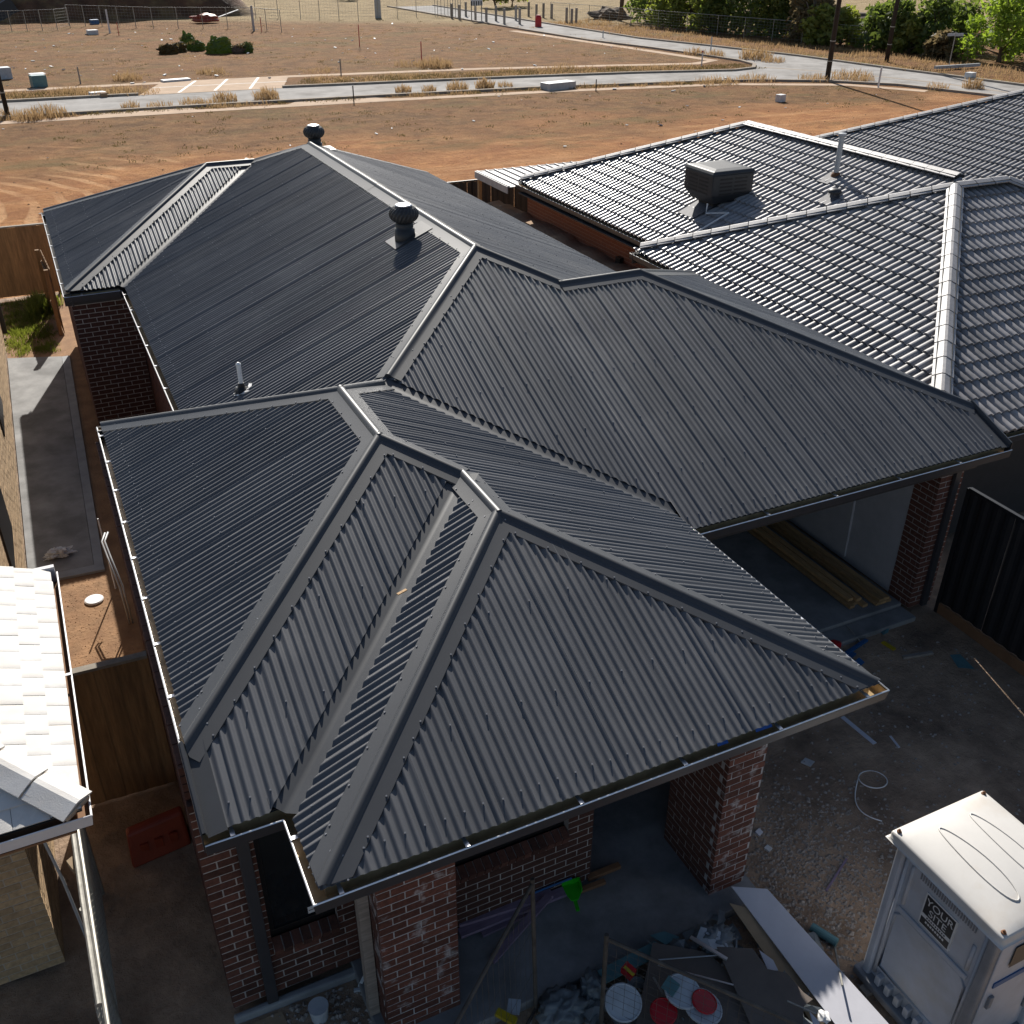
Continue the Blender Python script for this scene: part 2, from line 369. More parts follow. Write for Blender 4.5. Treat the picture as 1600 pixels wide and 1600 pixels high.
def inset_poly(poly, ins):
    """poly ccw or cw in plan; ins[i] = inward shift of edge i -> i+1"""
    n = len(poly); ar = sum(poly[i][0]*poly[(i+1)%n][1]-poly[(i+1)%n][0]*poly[i][1] for i in range(n)); sg = 1 if ar > 0 else -1
    L = []
    for i in range(n):
        p, q = Vector(poly[i]), Vector(poly[(i+1)%n]); d = (q-p).normalized(); nn = Vector((-d.y, d.x))*sg
        L.append((p+nn*ins[i], d))
    out = []
    for i in range(n):
        p, d = L[i-1]; q, e = L[i]; den = d.x*e.y-d.y*e.x
        if abs(den) < 1e-5: out.append(tuple(q)); continue
        t = ((q.x-p.x)*e.y-(q.y-p.y)*e.x)/den; out.append(tuple(p+d*t))
    return out
SCR = MB()
def screw(p, nrm):
    u = nrm.orthogonal().normalized(); v = nrm.cross(u)
    ring = [u*math.cos(k*math.pi/2.5)*.0092+v*math.sin(k*math.pi/2.5)*.0092 for k in range(5)]
    SCR.add([p+r for r in ring]+[p+r*.85+nrm*.007 for r in ring], [(0,1,6,5),(1,2,7,6),(2,3,8,7),(3,4,9,8),(4,0,5,9),(5,6,7,8,9)])
def corrugated(key, poly, up, ins, sheets=True, screws=True, u_off=0., scr_first=.16):
    f = pl[key]; nrm = norm_of(f); up = Vector(up); ea = Vector((up.y, -up.x))
    poly = inset_poly(poly, ins)
    uv = [(Vector(p).dot(ea), Vector(p).dot(up)) for p in poly]; n = len(uv)
    u0 = min(u for u, v in uv); u1 = max(u for u, v in uv)
    def span(u):
        vs_ = []
        for i in range(n):
            (ua, va), (ub, vb) = uv[i], uv[(i+1)%n]
            if min(ua, ub) <= u <= max(ua, ub) and abs(ub-ua) > 1e-9: vs_.append(va+(vb-va)*(u-ua)/(ub-ua))
        return (min(vs_), max(vs_)) if len(vs_) >= 2 else None
    def pt(u, v, dz):
        x, y = ea*u+up*v; return Vector((x, y, f(x, y)))+nrm*dz
    wd = 10*PITCH; k0 = math.floor((u0-u_off)/wd); k1 = math.ceil((u1-u_off)/wd)
    for k in range(k0, k1):
        sa, sb = u_off+k*wd, u_off+(k+1)*wd+.055
        us = [sa+i*PITCH/8 for i in range(int((sb-sa)/PITCH*8)+1)]+[u for u, v in uv if sa < u < sb]
        us = sorted(u for u in us if u0+1e-4 <= u <= u1-1e-4)
        mb = MB(); prev = None; jit = rnd.uniform(0, .0006); dv = rnd.uniform(-.006, .006)
        for u in us:
            sp = span(u)
            if not sp or sp[1]-sp[0] < .004: prev = None; continue
            lift = (.0008 if u-sa < .06 else 0)+jit
            rib = math.floor((u-u_off)/PITCH+.5); am = 1+.22*math.sin(rib*12.9898+len(poly)*3.1)*math.cos(rib*4.1)
            wav = .0042*noise.noise(Vector((u*3.3, nrm.x*7, 2)))+.0022*noise.noise(Vector((u*8.5, nrm.y*7, 5)))
            z = AMP*(am*math.cos(2*math.pi*(u-u_off)/PITCH)+(1-am))+lift+wav
            i = len(mb.v); mb.v += [tuple(pt(u, sp[0]+dv*0, z)), tuple(pt(u, sp[1], z))]
            if prev is not None: mb.f.append((prev, i, i+1, prev+1))
            prev = i
        if mb.f: mb.build('roof_sheet', 'roof', house, smooth=True)
    if screws:
        v0 = min(v for u, v in uv); v1 = max(v for u, v in uv); v = v0+scr_first; row = 0
        while v < v1:
            st = PITCH*(2 if row == 0 else 4 if row % 2 else 5)
            u = math.ceil((u0-u_off)/PITCH)*PITCH+u_off
            while u < u1:
                sp = span(u)
                if sp and sp[0]+.05 < v+.0 < sp[1]-.05: screw(pt(u, v+rnd.uniform(-.012, .012), AMP), nrm)
                u += st
            v += .62 if row == 0 else .80; row += 1
E_ = .058; VA = .10; K = .0
corrugated('L', [HB, R2, R1, P0], (1, 0), [K, K, K, E_])
corrugated('F1', [(0, 0), (a_, 0), R3, R2, HB], (0, 1), [E_, VA, K, K, .16])
corrugated('L2', [(a_, -d_), R4, R3, (a_, 0)], (1, 0), [K, K, VA, E_])
corrugated('F2', [(a_, -d_), (b_, -d_), R4], (0, 1), [E_, K, K])
corrugated('R2', [(b_, -d_), (b_, 2.433), SS, R1, R2, R3, R4], (-1, 0), [E_, VA, K, K, K, K, K])
corrugated('B', [P0, R1, SS, (1.32, g_)], (0, -1), [K, K, 0, .02], screws=False)
corrugated('M', [(.973, 7.2), (.973, 12.953), V2, T2, T1, SS], (1, 0), [E_, VA, K, K, K, .02])
corrugated('N', [(9.29, 19.43), T2, T1, U1, (9.29, 9.31)], (-1, 0), [K, K, K, .03, E_])
corrugated('G', [(5.643, 2.144), (c_, 2.144), (c_, 2.853), U2, U1, T1, SS, (5.643, 2.433)], (0, 1), [E_, .15, K, K, K, K, VA, 0])
corrugated('GR', [(c_, 2.853), (c_, 9.41), U2], (-1, 0), [E_, K, K])
corrugated('GB', [U2, U1, (9.29, 9.31), (c_, 9.41)], (0, -1), [K, .02, .05, K], screws=False)
corrugated('F3', [(.0177, 12.953), (1.0, 12.953), V2, V1], (0, 1), [.05, VA, K, K])
corrugated('L3', [(.0177, 12.953), V1, (.0177, 19.43)], (1, 0), [K, K, E_])
corrugated('B3', [(.0177, 19.43), V1, V2, T2, (9.29, 19.43)], (0, -1), [K, K, K, K, E_], screws=False)
# ridge and hip capping
def capping(name, p, q, ka, kb, wd=.168, e0=0., e1=0., m='cap', scr=True, trim=()):
    p, q = Vector(p), Vector(q); d = (q-p).normalized(); p = p-d*e0; q = q+d*e1
    L = (q-p).length; k = max(1, round(L/4.2)); up_ = pl[ka](*q) > pl[ka](*p)
    for i in range(k):                     # lapped lengths, upper over lower
        a = p+d*(L*i/k-(.06 if i else 0)); b = p+d*(L*(i+1)/k)
        cap_piece(name, a, b, ka, kb, wd, m, scr, trim, .0025*(i % 2)+.0015*i)
def cap_piece(name, p, q, ka, kb, wd, m, scr, trim, lift_):
    d = (q-p).normalized(); nn = Vector((-d.y, d.x))
    mid = (p+q)/2; A = mid+nn*.3; fa, fb = pl[ka], pl[kb]
    # plane ka must be the lower one on its own side
    if fa(*A) > fb(*A): fa, fb = (fb, fa)
    def prof(c):
        out = []
        za = (fa(*c)+fb(*c))/2
        def side(s, lift): x, y = c+nn*s; return (fa if s > 0 else fb)(x, y)+lift
        for s, lift, absz in ((wd+.003, AMP-.012, None), (wd, AMP+.003, None), (.085, AMP+.004, None), (.052, AMP+.006, None), (.036, None, .026), (.016, None, .040), (0, None, .042),
                              (-.016, None, .040), (-.036, None, .026), (-.052, AMP+.006, None), (-.085, AMP+.004, None), (-wd, AMP+.003, None), (-wd-.003, AMP-.012, None)):
            z = side(s, lift) if absz is None else za+absz-.004
            out.append(Vector((*(c+nn*s), z)))
        return out
    L = (q-p).length; mb = MB(); n = len(prof(p))
    ts = [0, .42]+[.42+.35*k for k in range(1, max(1, int((L-.84)/.35)))]+[L-.42, L] if L > 1.3 else [0, L/2, L]
    steps = len(ts)-1; rings = []
    for i in range(steps+1):
        c = p+d*ts[i]; pr = prof(c)
        for j, v in enumerate(pr):
            for nx, ny, cc in trim:
                gap = nx*v.x+ny*v.y-cc
                if gap < 0:
                    dn = d.x*nx+d.y*ny; x, y = v.x-d.x*gap/dn, v.y-d.y*gap/dn; s_ = (Vector((x, y))-p).dot(nn)
                    zc_ = (fa if s_ > 0 else fb); v.z += zc_(x, y)-zc_(v.x, v.y); v.x, v.y = x, y
        wob = noise.noise(Vector((c.x*1.7, c.y*1.7, wd)))*.0035
        rings.append([v+Vector((0, 0, lift_+wob*(1 if 2 < j < 10 else .4))) for j, v in enumerate(pr)])
    mb.v = [tuple(v) for r in rings for v in r]
    for i in range(steps):
        for j in range(n-1): mb.f.append((i*n+j, i*n+j+1, (i+1)*n+j+1, (i+1)*n+j))
    # closed ends
    mb.add([rings[0][j] for j in range(2, n-2)], [tuple(range(n-4))]); mb.add([rings[-1][j] for j in range(2, n-2)], [tuple(reversed(range(n-4)))])
    o = mb.build(name, m, house); smooth_angle(o, 28)
    if scr:
        k = .22
        while k < L-.1:
            c = p+d*k
            for s in (wd-.018, -wd+.018):
                x, y = c+nn*s; f = fa if s > 0 else fb; screw(Vector((x, y, f(x, y)+AMP+.004)), norm_of(f))
            k += .31
    return o
HC = 'hip_capping'; RC = 'ridge_capping'
capping(HC, HB, R2, 'L', 'F1', e0=.02, e1=.02, trim=[(1, 0, .035)])
capping(HC, R2, R3, 'F1', 'R2'); capping(RC, R1, R2, 'L', 'R2', e0=.03, e1=.02)
capping(HC, P0, R1, 'L', 'B', e0=.0, e1=.02, trim=[(1, 0, .05), (0, -1, -g_+.05)]); capping(HC, R1, SS, 'B', 'R2', e1=-.03)
capping(RC, R3, R4, 'L2', 'R2', e0=.03, e1=.03)
capping(HC, (a_, -d_), R4, 'L2', 'F2', e0=0, trim=[(1, 0, a_+.06), (0, 1, -d_+.06)]); capping(HC, R4, (b_, -d_), 'F2', 'R2', trim=[(-1, 0, -b_+.06), (0, 1, -d_+.06)])
capping(HC, T1, SS, 'M', 'G', e1=-.12); capping(RC, T1, T2, 'M', 'N', wd=.2); capping(HC, T1, U1, 'G', 'N', e1=.02)
capping(RC, U1, U2, 'G', 'GB', e0=.06); capping(HC, U2, (c_, 2.853), 'G', 'GR', trim=[(-1, 0, -c_+.035)]); capping(HC, U2, (c_, 9.41), 'GR', 'GB', scr=False)
capping(HC, T2, V2, 'M', 'B3'); capping(RC, V1, V2, 'F3', 'B3', e1=.1); capping(HC, V1, (.0177, 12.953), 'L3', 'F3', trim=[(1, 0, .07), (0, 1, 13.0)])
capping(HC, V1, (.0177, 19.43), 'L3', 'B3', trim=[(1, 0, .07), (0, -1, -19.37)]); capping(HC, T2, (9.29, 19.43), 'N', 'B3', trim=[(-1, 0, -9.23), (0, -1, -19.37)])
def valley(p, q, ka, kb, wd=.17, m='cap'):
    p, q = Vector(p), Vector(q); d = (q-p).normalized(); nn = Vector((-d.y, d.x)); A = (p+q)/2+nn*.3; fa, fb = pl[ka], pl[kb]
    if fa(*A) < fb(*A): fa, fb = fb, fa
    mb = MB(); ss = (wd, .03, 0, -.03, -wd)
    for c in (p, q):
        for s in ss:
            x, y = c+nn*s; z = (fa if s >= 0 else fb)(x, y)-.0125; mb.v.append((x, y, z))
    mb.f = [(j, j+1, 6+j, 5+j) for j in range(4)]
    smooth_angle(mb.build('valley_flashing', m, house), 60)
valley((a_+.03, .03), R3, 'F1', 'L2'); valley(SS, (b_-.02, 2.45), 'R2', 'G', wd=.2); valley((1.0, 12.98), V2, 'M', 'F3', wd=.2)
# barge flashings where the boundary walls cut the eaves
def barge(x, y0, y1, f, sgn):
    mb = MB(); n = 6; prof = [(-.01, .035), (.0, .055), (.02, .058), (.035, .015), (.035, -.004), (.17, .016), (.176, .004)]
    for y in (y0, y1):
        for s, l in prof: mb.v.append((x+sgn*s, y, f(x, y)+l))
    k = len(prof); mb.f = [(j, j+1, k+j+1, k+j) if sgn > 0 else (j, k+j, k+j+1, j+1) for j in range(k-1)]
    smooth_angle(mb.build('barge_flashing', 'cap', house), 30)
    mb = MB(); xs = (x-.012*sgn, x-.002*sgn)
    mb.add([(xs[0], y0, f(x, y0)-.14), (xs[0], y1, f(x, y1)-.14), (xs[0], y1, f(x, y1)+.045), (xs[0], y0, f(x, y0)+.045),
            (xs[1], y0, f(x, y0)-.14), (xs[1], y1, f(x, y1)-.14), (xs[1], y1, f(x, y1)+.045), (xs[1], y0, f(x, y0)+.045)],
           [(0,1,2,3),(7,6,5,4),(0,4,5,1),(3,2,6,7),(0,3,7,4),(1,5,6,2)])
    mb.build('barge_board', 'gutter', house)
barge(0, .03, .72, pl['F1'], 1); barge(c_, 2.17, 2.90, pl['G'], -1)
SCR.build('roof_screws', 'screw', house, kind='stuff')

# gutters
def sweep(path, prof, z, closed=True):
    pts = [Vector(p) for p in path]; n = len(pts); k = len(prof); mb = MB()
    for i, p in enumerate(pts):
        d0 = (pts[i]-pts[i-1]).normalized() if i else None; d1 = (pts[i+1]-pts[i]).normalized() if i < n-1 else None
        d0 = d0 or d1; d1 = d1 or d0
        n0 = Vector((d0.y, -d0.x)); n1 = Vector((d1.y, -d1.x)); mt = (n0+n1); mt = mt/(mt.dot(n0))
        for o, dz in prof: q = p+mt*o; mb.v.append((q.x, q.y, z+dz))
    for i in range(n-1):
        for j in range(k if closed else k-1):
            mb.f.append((i*k+j, (i+1)*k+j, (i+1)*k+(j+1)%k, i*k+(j+1)%k))
    if closed: mb.f += [tuple(range(k)), tuple(reversed(range((n-1)*k, n*k)))]
    return mb
GPROF = [(-.118, .004), (-.118, -.106), (-.012, -.106), (-.004, -.05), (0, -.012), (.003, 0), (-.003, .006), (-.011, .004), (-.011, -.004), (-.006, -.008), (-.010, -.05), (-.017, -.101), (-.113, -.101), (-.113, .004)]
LPROF = [(-.1125, .002), (-.1125, -.0985), (-.0185, -.0985), (-.0115, -.05), (-.0085, -.012)]
def gutter(path, z, br=.92, phase=.3, par=None, m='gutter', bead='zinc', lin='lining'):
    par = par or house; zz = z+H; g = sweep(path, GPROF, zz).build('gutter', m, par); smooth_angle(g, 40)
    sweep(path, LPROF, zz, False).build('gutter_lining', lin, g)
    sweep(path, [(-.005, .0085), (.0005, .0075), (.0045, .002), (.0035, -.001)], zz, False).build('gutter_bead', bead, g)
    fa = sweep(path, [(-.119, .02), (-.145, .02), (-.145, -.19), (-.119, -.19)], zz).build('fascia', 'fascia', par)
    pts = [Vector(p) for p in path]
    for i in range(len(pts)-1):
        L = (pts[i+1]-pts[i]).length; d = (pts[i+1]-pts[i]).normalized(); nn = Vector((d.y, -d.x)); k = min(phase, L/2)
        while k < L:
            c = pts[i]+d*k; mb = MB()
            mb.obox((*(c-nn*.062), zz+.0095), (*(d*.014), 0), (*(nn*.058), 0), (0, 0, .0015)); mb.obox((*(c-nn*.03), zz+.012), (*(d*.017), 0), (*(nn*.026), 0), (0, 0, .004))
            mb.build('bracket', 'zinc', g); k += br
gutter([(0, g_+.02), (0, .70)], hL, .75)
gutter([(0, 0), (a_, 0), (a_, -d_), (b_, -d_), (b_, e_+.02)], 0, .93, .2)
gutter([(b_-.05, e_), (c_, e_)], -.118, 1.0, .12)
gutter([(c_, 2.84), (c_, 9.4)], .17); gutter([(9.29, 9.2), (9.29, 19.43)], .21, 1.0)
gutter([(.973, 13.0), (.973, 7.2)], .12, .9); gutter([(.0177, 12.953), (.95, 12.953)], .13); gutter([(.0177, 19.43), (.0177, 12.953)], .145, .9)
gutter([(9.29, 19.43), (.0177, 19.43)], .145); gutter([(1.3, g_), (0, g_)], hL)
# slivers of blue sarking hanging into the front gutter
for x0, x1 in ((3.90, 4.00), (4.28, 4.44)):
    MB().slab([(x0, -d_+.072, H+.004), (x1, -d_+.066, H+.008), (x1, -d_+.115, H+.046), (x0, -d_+.11, H+.046)], .002).build('sarking_strip', 'blue_sarking', house)

# soffits
mb = MB(); mb.prism([(a_+.14, -d_+.14), (b_-.14, -d_+.14), (b_-.14, 4), (a_+.14, 4)], H-.2, H-.19); mb.prism([(.02, .14), (a_+.138, .14), (a_+.138, 6.8), (.02, 6.8)], H-.2, H-.19)
mb.prism([(b_-.135, e_+.15), (c_-.14, e_+.15), (c_-.14, 9.3), (b_-.135, 9.3)], H-.31, H-.30)
mb.prism([(1.1, 7), (9.1, 7), (9.1, 19.3), (1.1, 19.3)], H-.07, H-.06); mb.prism([(.15, 13.1), (1.095, 13.1), (1.095, 19.3), (.15, 19.3)], H-.05, H-.04)
mb.build('soffit', 'soffit', house)

# ================================================================== brickwork
BUD = {}
def brick_mesh(key):
    me = bpy.data.meshes.get('brick_'+key)
    if me: return me
    mb = MB(); mb.box(-.5, .5, -.5, .5, -.5, .5); me = bpy.data.meshes.new('brick_'+key); me.from_pydata(mb.v, [], mb.f); me.materials.append(M[key]); return me
def brick_wall(parent, p, q, z0, z1, m='brick', mm='mortar', holes=(), single=True, thick=.11, name='brick_wall', course=.086, ln=.24, joint=.013, shift=0., e0=0, e1=0):
    """wall face runs from p to q; the outside is to the right of p->q. holes: (s0, s1, z0, z1)"""
    p, q = Vector(p), Vector(q); L = (q-p).length; d = (q-p)/L; nn = Vector((d.y, -d.x))
    # mortar backing in strips round the openings
    m0 = .118 if e0 else .003; m1 = L-(.118 if e1 else .003)
    xs = sorted({m0, m1, *[h for hh in holes for h in hh[:2]]}); mb = MB()
    for s0, s1 in zip(xs, xs[1:]):
        sm = (s0+s1)/2; zz = [z0]
        hs = sorted([h for h in holes if h[0] <= sm <= h[1]], key=lambda h: h[2]); segs = []; cz = z0
        for h in hs:
            if h[2] > cz: segs.append((cz, h[2]))
            cz = max(cz, h[3])
        if cz < z1: segs.append((cz, z1))
        for a, b in segs:
            c0 = p+d*(s0+s1)/2-nn*(thick/2+.0025)
            mb.obox((*c0, (a+b)/2), (*(d*(s1-s0)/2), 0), (*(nn*thick/2), 0), (0, 0, (b-a)/2))
    wall = mb.build(name, mm, parent)
    bud = BUD.setdefault(parent.name, 300); joined = MB(); rr = random.Random(int(L*1000)+int(z1*77))
    nc = int(round((z1-z0)/course)); base = brick_mesh(m)
    for r in range(nc):
        zc = z0+course*(r+.5)
        s = -(ln/2 if r % 2 else 0)-shift % ln
        while s < L:
            lo_, hi_ = (.064 if e0 else 0), (L-.064 if e1 else L)
            a, b = max(s, lo_)+joint/2*(s > lo_), min(s+ln, hi_)-joint/2*(s+ln < hi_); s += ln
            if b-a < .03: continue
            parts = [(a, b)]
            for h in holes:
                if h[2] < zc < h[3]:
                    nw = []
                    for x, y in parts:
                        if y <= h[0] or x >= h[1]: nw.append((x, y))
                        else:
                            if x < h[0]-.02: nw.append((x, h[0]))
                            if y > h[1]+.02: nw.append((h[1], y))
                    parts = nw
            for x, y in parts:
                if y-x < .025: continue
                pr = rr.uniform(-.0005, .003); c = p+d*(x+y)/2-nn*(.030-pr)
                if single and BUD[parent.name] > 0:
                    BUD[parent.name] -= 1
                    o = bpy.data.objects.new('brick', base); COL.objects.link(o); o.parent = wall
                    off = ORG[wall.name]; o.location = Vector((*c, zc))-off; o.scale = (y-x, .06, course-joint+rr.uniform(-.002, .001))
                    o.rotation_euler = (0, rr.uniform(-.004, .004), math.atan2(d.y, d.x))
                else:
                    joined.obox((*c, zc), (*(d*(y-x)/2), 0), (*(nn*.03), 0), (0, 0, (course-joint)/2))
    if joined.f:
        joined.build('brick_courses', m, wall, kind='stuff')
    return wall
GB_ = .14                                 # brick base height above the yard
TOPB = H-.2
# front room wall with window
wn = (.38, .98, .78, TOPB)
brick_wall(house, (-.05, .62), (1.14, .62), GB_, TOPB, 'brick', 'mortar', [(wn[0]+.05, wn[1]+.05, wn[2]-.13, wn[3])])
# porch piers
brick_wall(house, (1.14, -.2), (1.82, -.2), GB_-.05, TOPB, 'brick_smear', 'mortar_messy')
brick_wall(house, (4.55, -.2), (4.98, -.2), GB_-.05, TOPB, 'brick_smear', 'mortar_messy', shift=.07)
brick_wall(house, (4.55, .62), (4.55, -.2), GB_-.05, TOPB, 'brick', 'mortar', single=True, e1=1)
brick_wall(house, (1.14, .61), (1.14, -.2), GB_-.05, TOPB, 'brick_smear', 'mortar_messy', single=False, e1=1)
brick_wall(house, (1.82, -.2), (1.82, .47), GB_-.05, TOPB, single=False, e0=1); brick_wall(house, (4.98, -.2), (4.98, .61), GB_-.05, TOPB, single=False, e0=1)
pw = (2.03, 3.27, .98, 2.42)
brick_wall(house, (1.82, .48), (3.55, .48), GB_, TOPB, 'brick', 'mortar', [(pw[0]-1.82, pw[1]-1.82, pw[2]-.12, pw[3])], single=False)
brick_wall(house, (3.55, .48), (3.55, 2.19), GB_, TOPB, single=False, e0=1); brick_wall(house, (3.56, 2.2), (5.19, 2.2), GB_, TOPB, single=False)
brick_wall(house, (5.2, .7), (5.2, 2.7), GB_, TOPB, single=False)
brick_wall(house, (4.98, .625), (5.2, .625), GB_, TOPB, single=False)
# side wall on the boundary, and the recess and rear wing
brick_wall(house, (-.05, 6.85), (-.05, .62), GB_, H+.13, single=False, e0=1, e1=1)
brick_wall(house, (1.17, 6.85), (-.05, 6.85), GB_, H+.1, single=False)
brick_wall(house, (1.18, 13.15), (1.18, 6.86), GB_, H-.08, single=False)
brick_wall(house, (.12, 13.16), (1.17, 13.16), GB_, H-.06, single=True)
brick_wall(house, (.12, 19.2), (.12, 13.16), GB_, H-.06, single=False, e0=1, e1=1)
brick_wall(house, (9.05, 9.2), (9.05, 19.2), GB_, H-.07, single=False, e1=1); brick_wall(house, (9.05, 19.2), (.12, 19.2), GB_, H-.07, single=False)
# garage pier
brick_wall(house, (10.08, 2.66), (10.5, 2.66), GB_-.05, H-.33, single=False); brick_wall(house, (10.08, 3.06), (10.08, 2.66), GB_-.05, H-.33, single=False, e1=1)
brick_wall(house, (10.5, 2.66), (10.5, 9.2), GB_-.05, H-.05, single=False, e0=1)
MB().box(10.085, 10.42, 3.062, 9.2, .12, H-.31).build('garage_wall', 'plaster', house)
MB().box(5.35, 10.08, 9.0, 9.1, .12, H-.31).build('garage_wall', 'plaster', house)
MB().box(5.25, 5.33, 2.72, 9.0, .12, H-.31).build('garage_wall', 'plaster', house)
MB().box(5.2, 10.5, 2.50, 2.62, H-.52, H-.315).build('garage_beam', 'fascia', house)
# unseen boxes added inside the rooms so that no light leaks through
MB().box(1.3, 8.95, 7.0, 19.1, .1, H-.1).build('light_block_box', 'plaster', house)
MB().box(.09, 3.40, 1.12, 6.7, .1, H-.21).build('light_block_box', 'charcoal_dark', house); MB().box(3.41, 5.08, 2.36, 6.7, .1, H-.21).build('light_block_box', 'charcoal_dark', house)
# sills of bricks on edge
def sill(x0, x1, y, z, par):
    n = int((x1-x0)/.086); mb = MB(); me = None
    for k in range(n+1):
        x = x0+(x1-x0)*(k+.5)/(n+1); w_ = (x1-x0)/(n+1)-.010
        o = MB().obox((x, y+.02, z), (w_/2, 0, 0), (0, -.062, -.022), (0, -.02, .052)).build('sill_brick', 'brick', par)
    mb.obox((( x0+x1)/2, y+.03, z-.005), ((x1-x0)/2, 0, 0), (0, -.055, -.02), (0, -.02, .048)); mb.build('sill_mortar', 'mortar', par)
def window(name, x0, x1, z0, z1, y, mull, stickers):
    fr = MB(); t = .045
    fr.box(x0, x1, y, y+.05, z0, z0+t+.03); fr.box(x0, x1, y, y+.05, z1-t, z1); fr.box(x0, x0+t, y, y+.05, z0+t+.03, z1-t); fr.box(x1-t, x1, y, y+.05, z0+t+.03, z1-t)
    for mx in mull: fr.box(mx-.025, mx+.025, y-.004, y+.05, z0+t+.03, z1-t)
    o = fr.build(name, 'window_frame', house, bevel=.003)
    xs = [x0+t]+[v for mx in mull for v in (mx-.025, mx+.025)]+[x1-t]
    for i in range(0, len(xs), 2): MB().box(xs[i], xs[i+1], y+.02, y+.028, z0+t+.03, z1-t).build('pane', 'glass', o)
    for sx, sz in stickers:
        st = MB().box(sx, sx+.085, y+.012, y+.0145, sz, sz+.085).build('sticker', 'sticker', o)
        MB().box(sx+.006, sx+.079, y+.0105, y+.0119, sz+.036, sz+.044).build('sticker_print', 'print_dark', st)
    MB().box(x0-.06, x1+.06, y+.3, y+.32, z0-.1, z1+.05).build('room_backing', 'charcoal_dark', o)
    sill(x0, x1, y-.085, z0-.06, o)
window('window', .38, .98, .80, TOPB, .70, [], [(.74, .90)])
window('window', pw[0], pw[1], pw[2], pw[3], .57, [2.5], [(2.28, 1.10), (2.62, 1.13)])
# downpipes
def downpipe(x, y, z0, z1, w_=.10, d=.055):
    mb = MB(); mb.box(x, x+w_, y-d, y, z0, z1); mb.obox((x+w_/2, y-d-.10, z1+.10), (w_/2, 0, 0), (0, .16, -.14), (0, .02, .025)); mb.build('downpipe', 'gutter', house, bevel=.006)
downpipe(.24, .605, .1, H-.35); downpipe(10.28, 2.65, .1, H-.5)
# slabs
def slab(name, x0, x1, y0, y1, z0, z1, m='concrete'): return struct(MB().box(x0, x1, y0, y1, z0, z1).build(name, m, None, bevel=.012))
slab('porch_slab', 1.05, 5.05, -.44, 2.2, -.05, .115); slab('garage_slab', 5.3, 10.05, 2.76, 9.0, -.05, .125)
slab('garage_lip', 5.3, 10.05, 2.46, 2.755, -.05, .075)
MB().prism([(-.07, .55), (1.13, .52), (1.13, .61), (-.07, .61)], -.05, .09).build('footing', 'concrete_light', house, bevel=.02)
pr = MB(); pr.box(1.04, 1.13, .02, .13, .14, H-.2); pr.box(1.075, 1.13, .16, .25, .14, H-.2); pr.build('timber_prop', 'timber_grey', house)

# ---- things on the roof
def whirly(x, y, f, label):
    z = f(x, y); o = thing('turbine_vent', label, 'roof vent', (x, y, z), 'turbine vents on the metal roof')
    prof = [(.150, -.10), (.150, .14), (.128, .145), (.135, .20), (.125, .235)]
    MB().lathe((x, y, z), prof, 28).build('throat', 'charcoal_plastic', o, smooth=True)
    n = 22; mb = MB(); segs = 9
    for k in range(n):                     # curved vanes of the ball
        for j in range(segs):
            def P(jj, kk, rr):
                t = jj/segs; ph = R(-58+128*t); tw = kk*2*math.pi/n+t*.75
                rad = .215*math.cos(ph*.92)*rr+.0; return (x+rad*math.cos(tw), y+rad*math.sin(tw), z+.355+.135*math.sin(ph))
            i = len(mb.v)
            mb.v += [P(j, k-.02, .955), P(j, k+.55, 1.02), P(j, k+1.0, .975), P(j+1, k-.02, .955), P(j+1, k+.55, 1.02), P(j+1, k+1.0, .975)]
            mb.f += [(i, i+1, i+4, i+3), (i+1, i+2, i+5, i+4)]
    mb.build('turbine', 'charcoal_plastic', o)
    MB().lathe((x, y, z+.478), [(.125, -.004), (.128, .008), (.10, .017), (.035, .002), (.03, .0)], 28).build('top_plate', 'zinc', o, smooth=True)
    nrm = norm_of(f); fl = MB(); c = Vector((x, y, z+.022)); ux = Vector((1, 0, f(1, 0)-f(0, 0))).normalized(); fl.obox(c+ux*.06, ux*.32, (0, .23, 0), nrm*.002)
    fl.build('base_flashing', 'cap', o)
whirly(4.74, 8.52, pl['M'], 'dark round turbine vent casting a shadow in the middle of the metal roof')
whirly(5.42, 15.72, lambda x, y: pl['B3'](x, y), 'dark round turbine vent at the far peak of the metal roof')
vp = thing('vent_pipe', 'white plastic vent pipe through the metal roof with black collar', 'vent pipe', (1.80, 6.76, pl['M'](1.80, 6.76)))
zz = pl['M'](1.80, 6.76)
MB().tube([(1.80, 6.76, zz-.1), (1.80, 6.76, zz+.36)], .029, 14).build('pipe', 'pvc', vp, smooth=False)
MB().lathe((1.80, 6.76, zz+.34), [(.032, 0), (.033, .03), (.012, .05), (.004, .05)], 12).build('pipe_cap', 'pvc', vp)
MB().lathe((1.80, 6.76, zz), [(.10, .0), (.085, .03), (.045, .06), (.036, .11)], 14).build('collar', 'charcoal_dark', vp)
sl = MB(); rr = random.Random(5)
for k in range(16):
    an = rr.uniform(0, 6.28); r0 = .09+rr.random()*.03; cx, cy = 1.80+r0*math.cos(an), 6.76+r0*math.sin(an); sl.obox((cx, cy, pl['M'](cx, cy)+.012), (.03*math.cos(an+1), .03*math.sin(an+1), .006), (-.014*math.sin(an), .014*math.cos(an), .004), (0, 0, .004))
sl.build('sealant', 'print_white', vp)
sc_p = Vector((2.0, 1.45, pl['F1'](2.0, 1.45)+.0))
one('timber_scrap', MB().obox(at(628, 925, 3.72), (.045, .012, .004), (-.004, .012, 0), (0, 0, .005)), 'timber', 'tiny wood scrap lying in the roof valley of the front block', 'wood scrap')

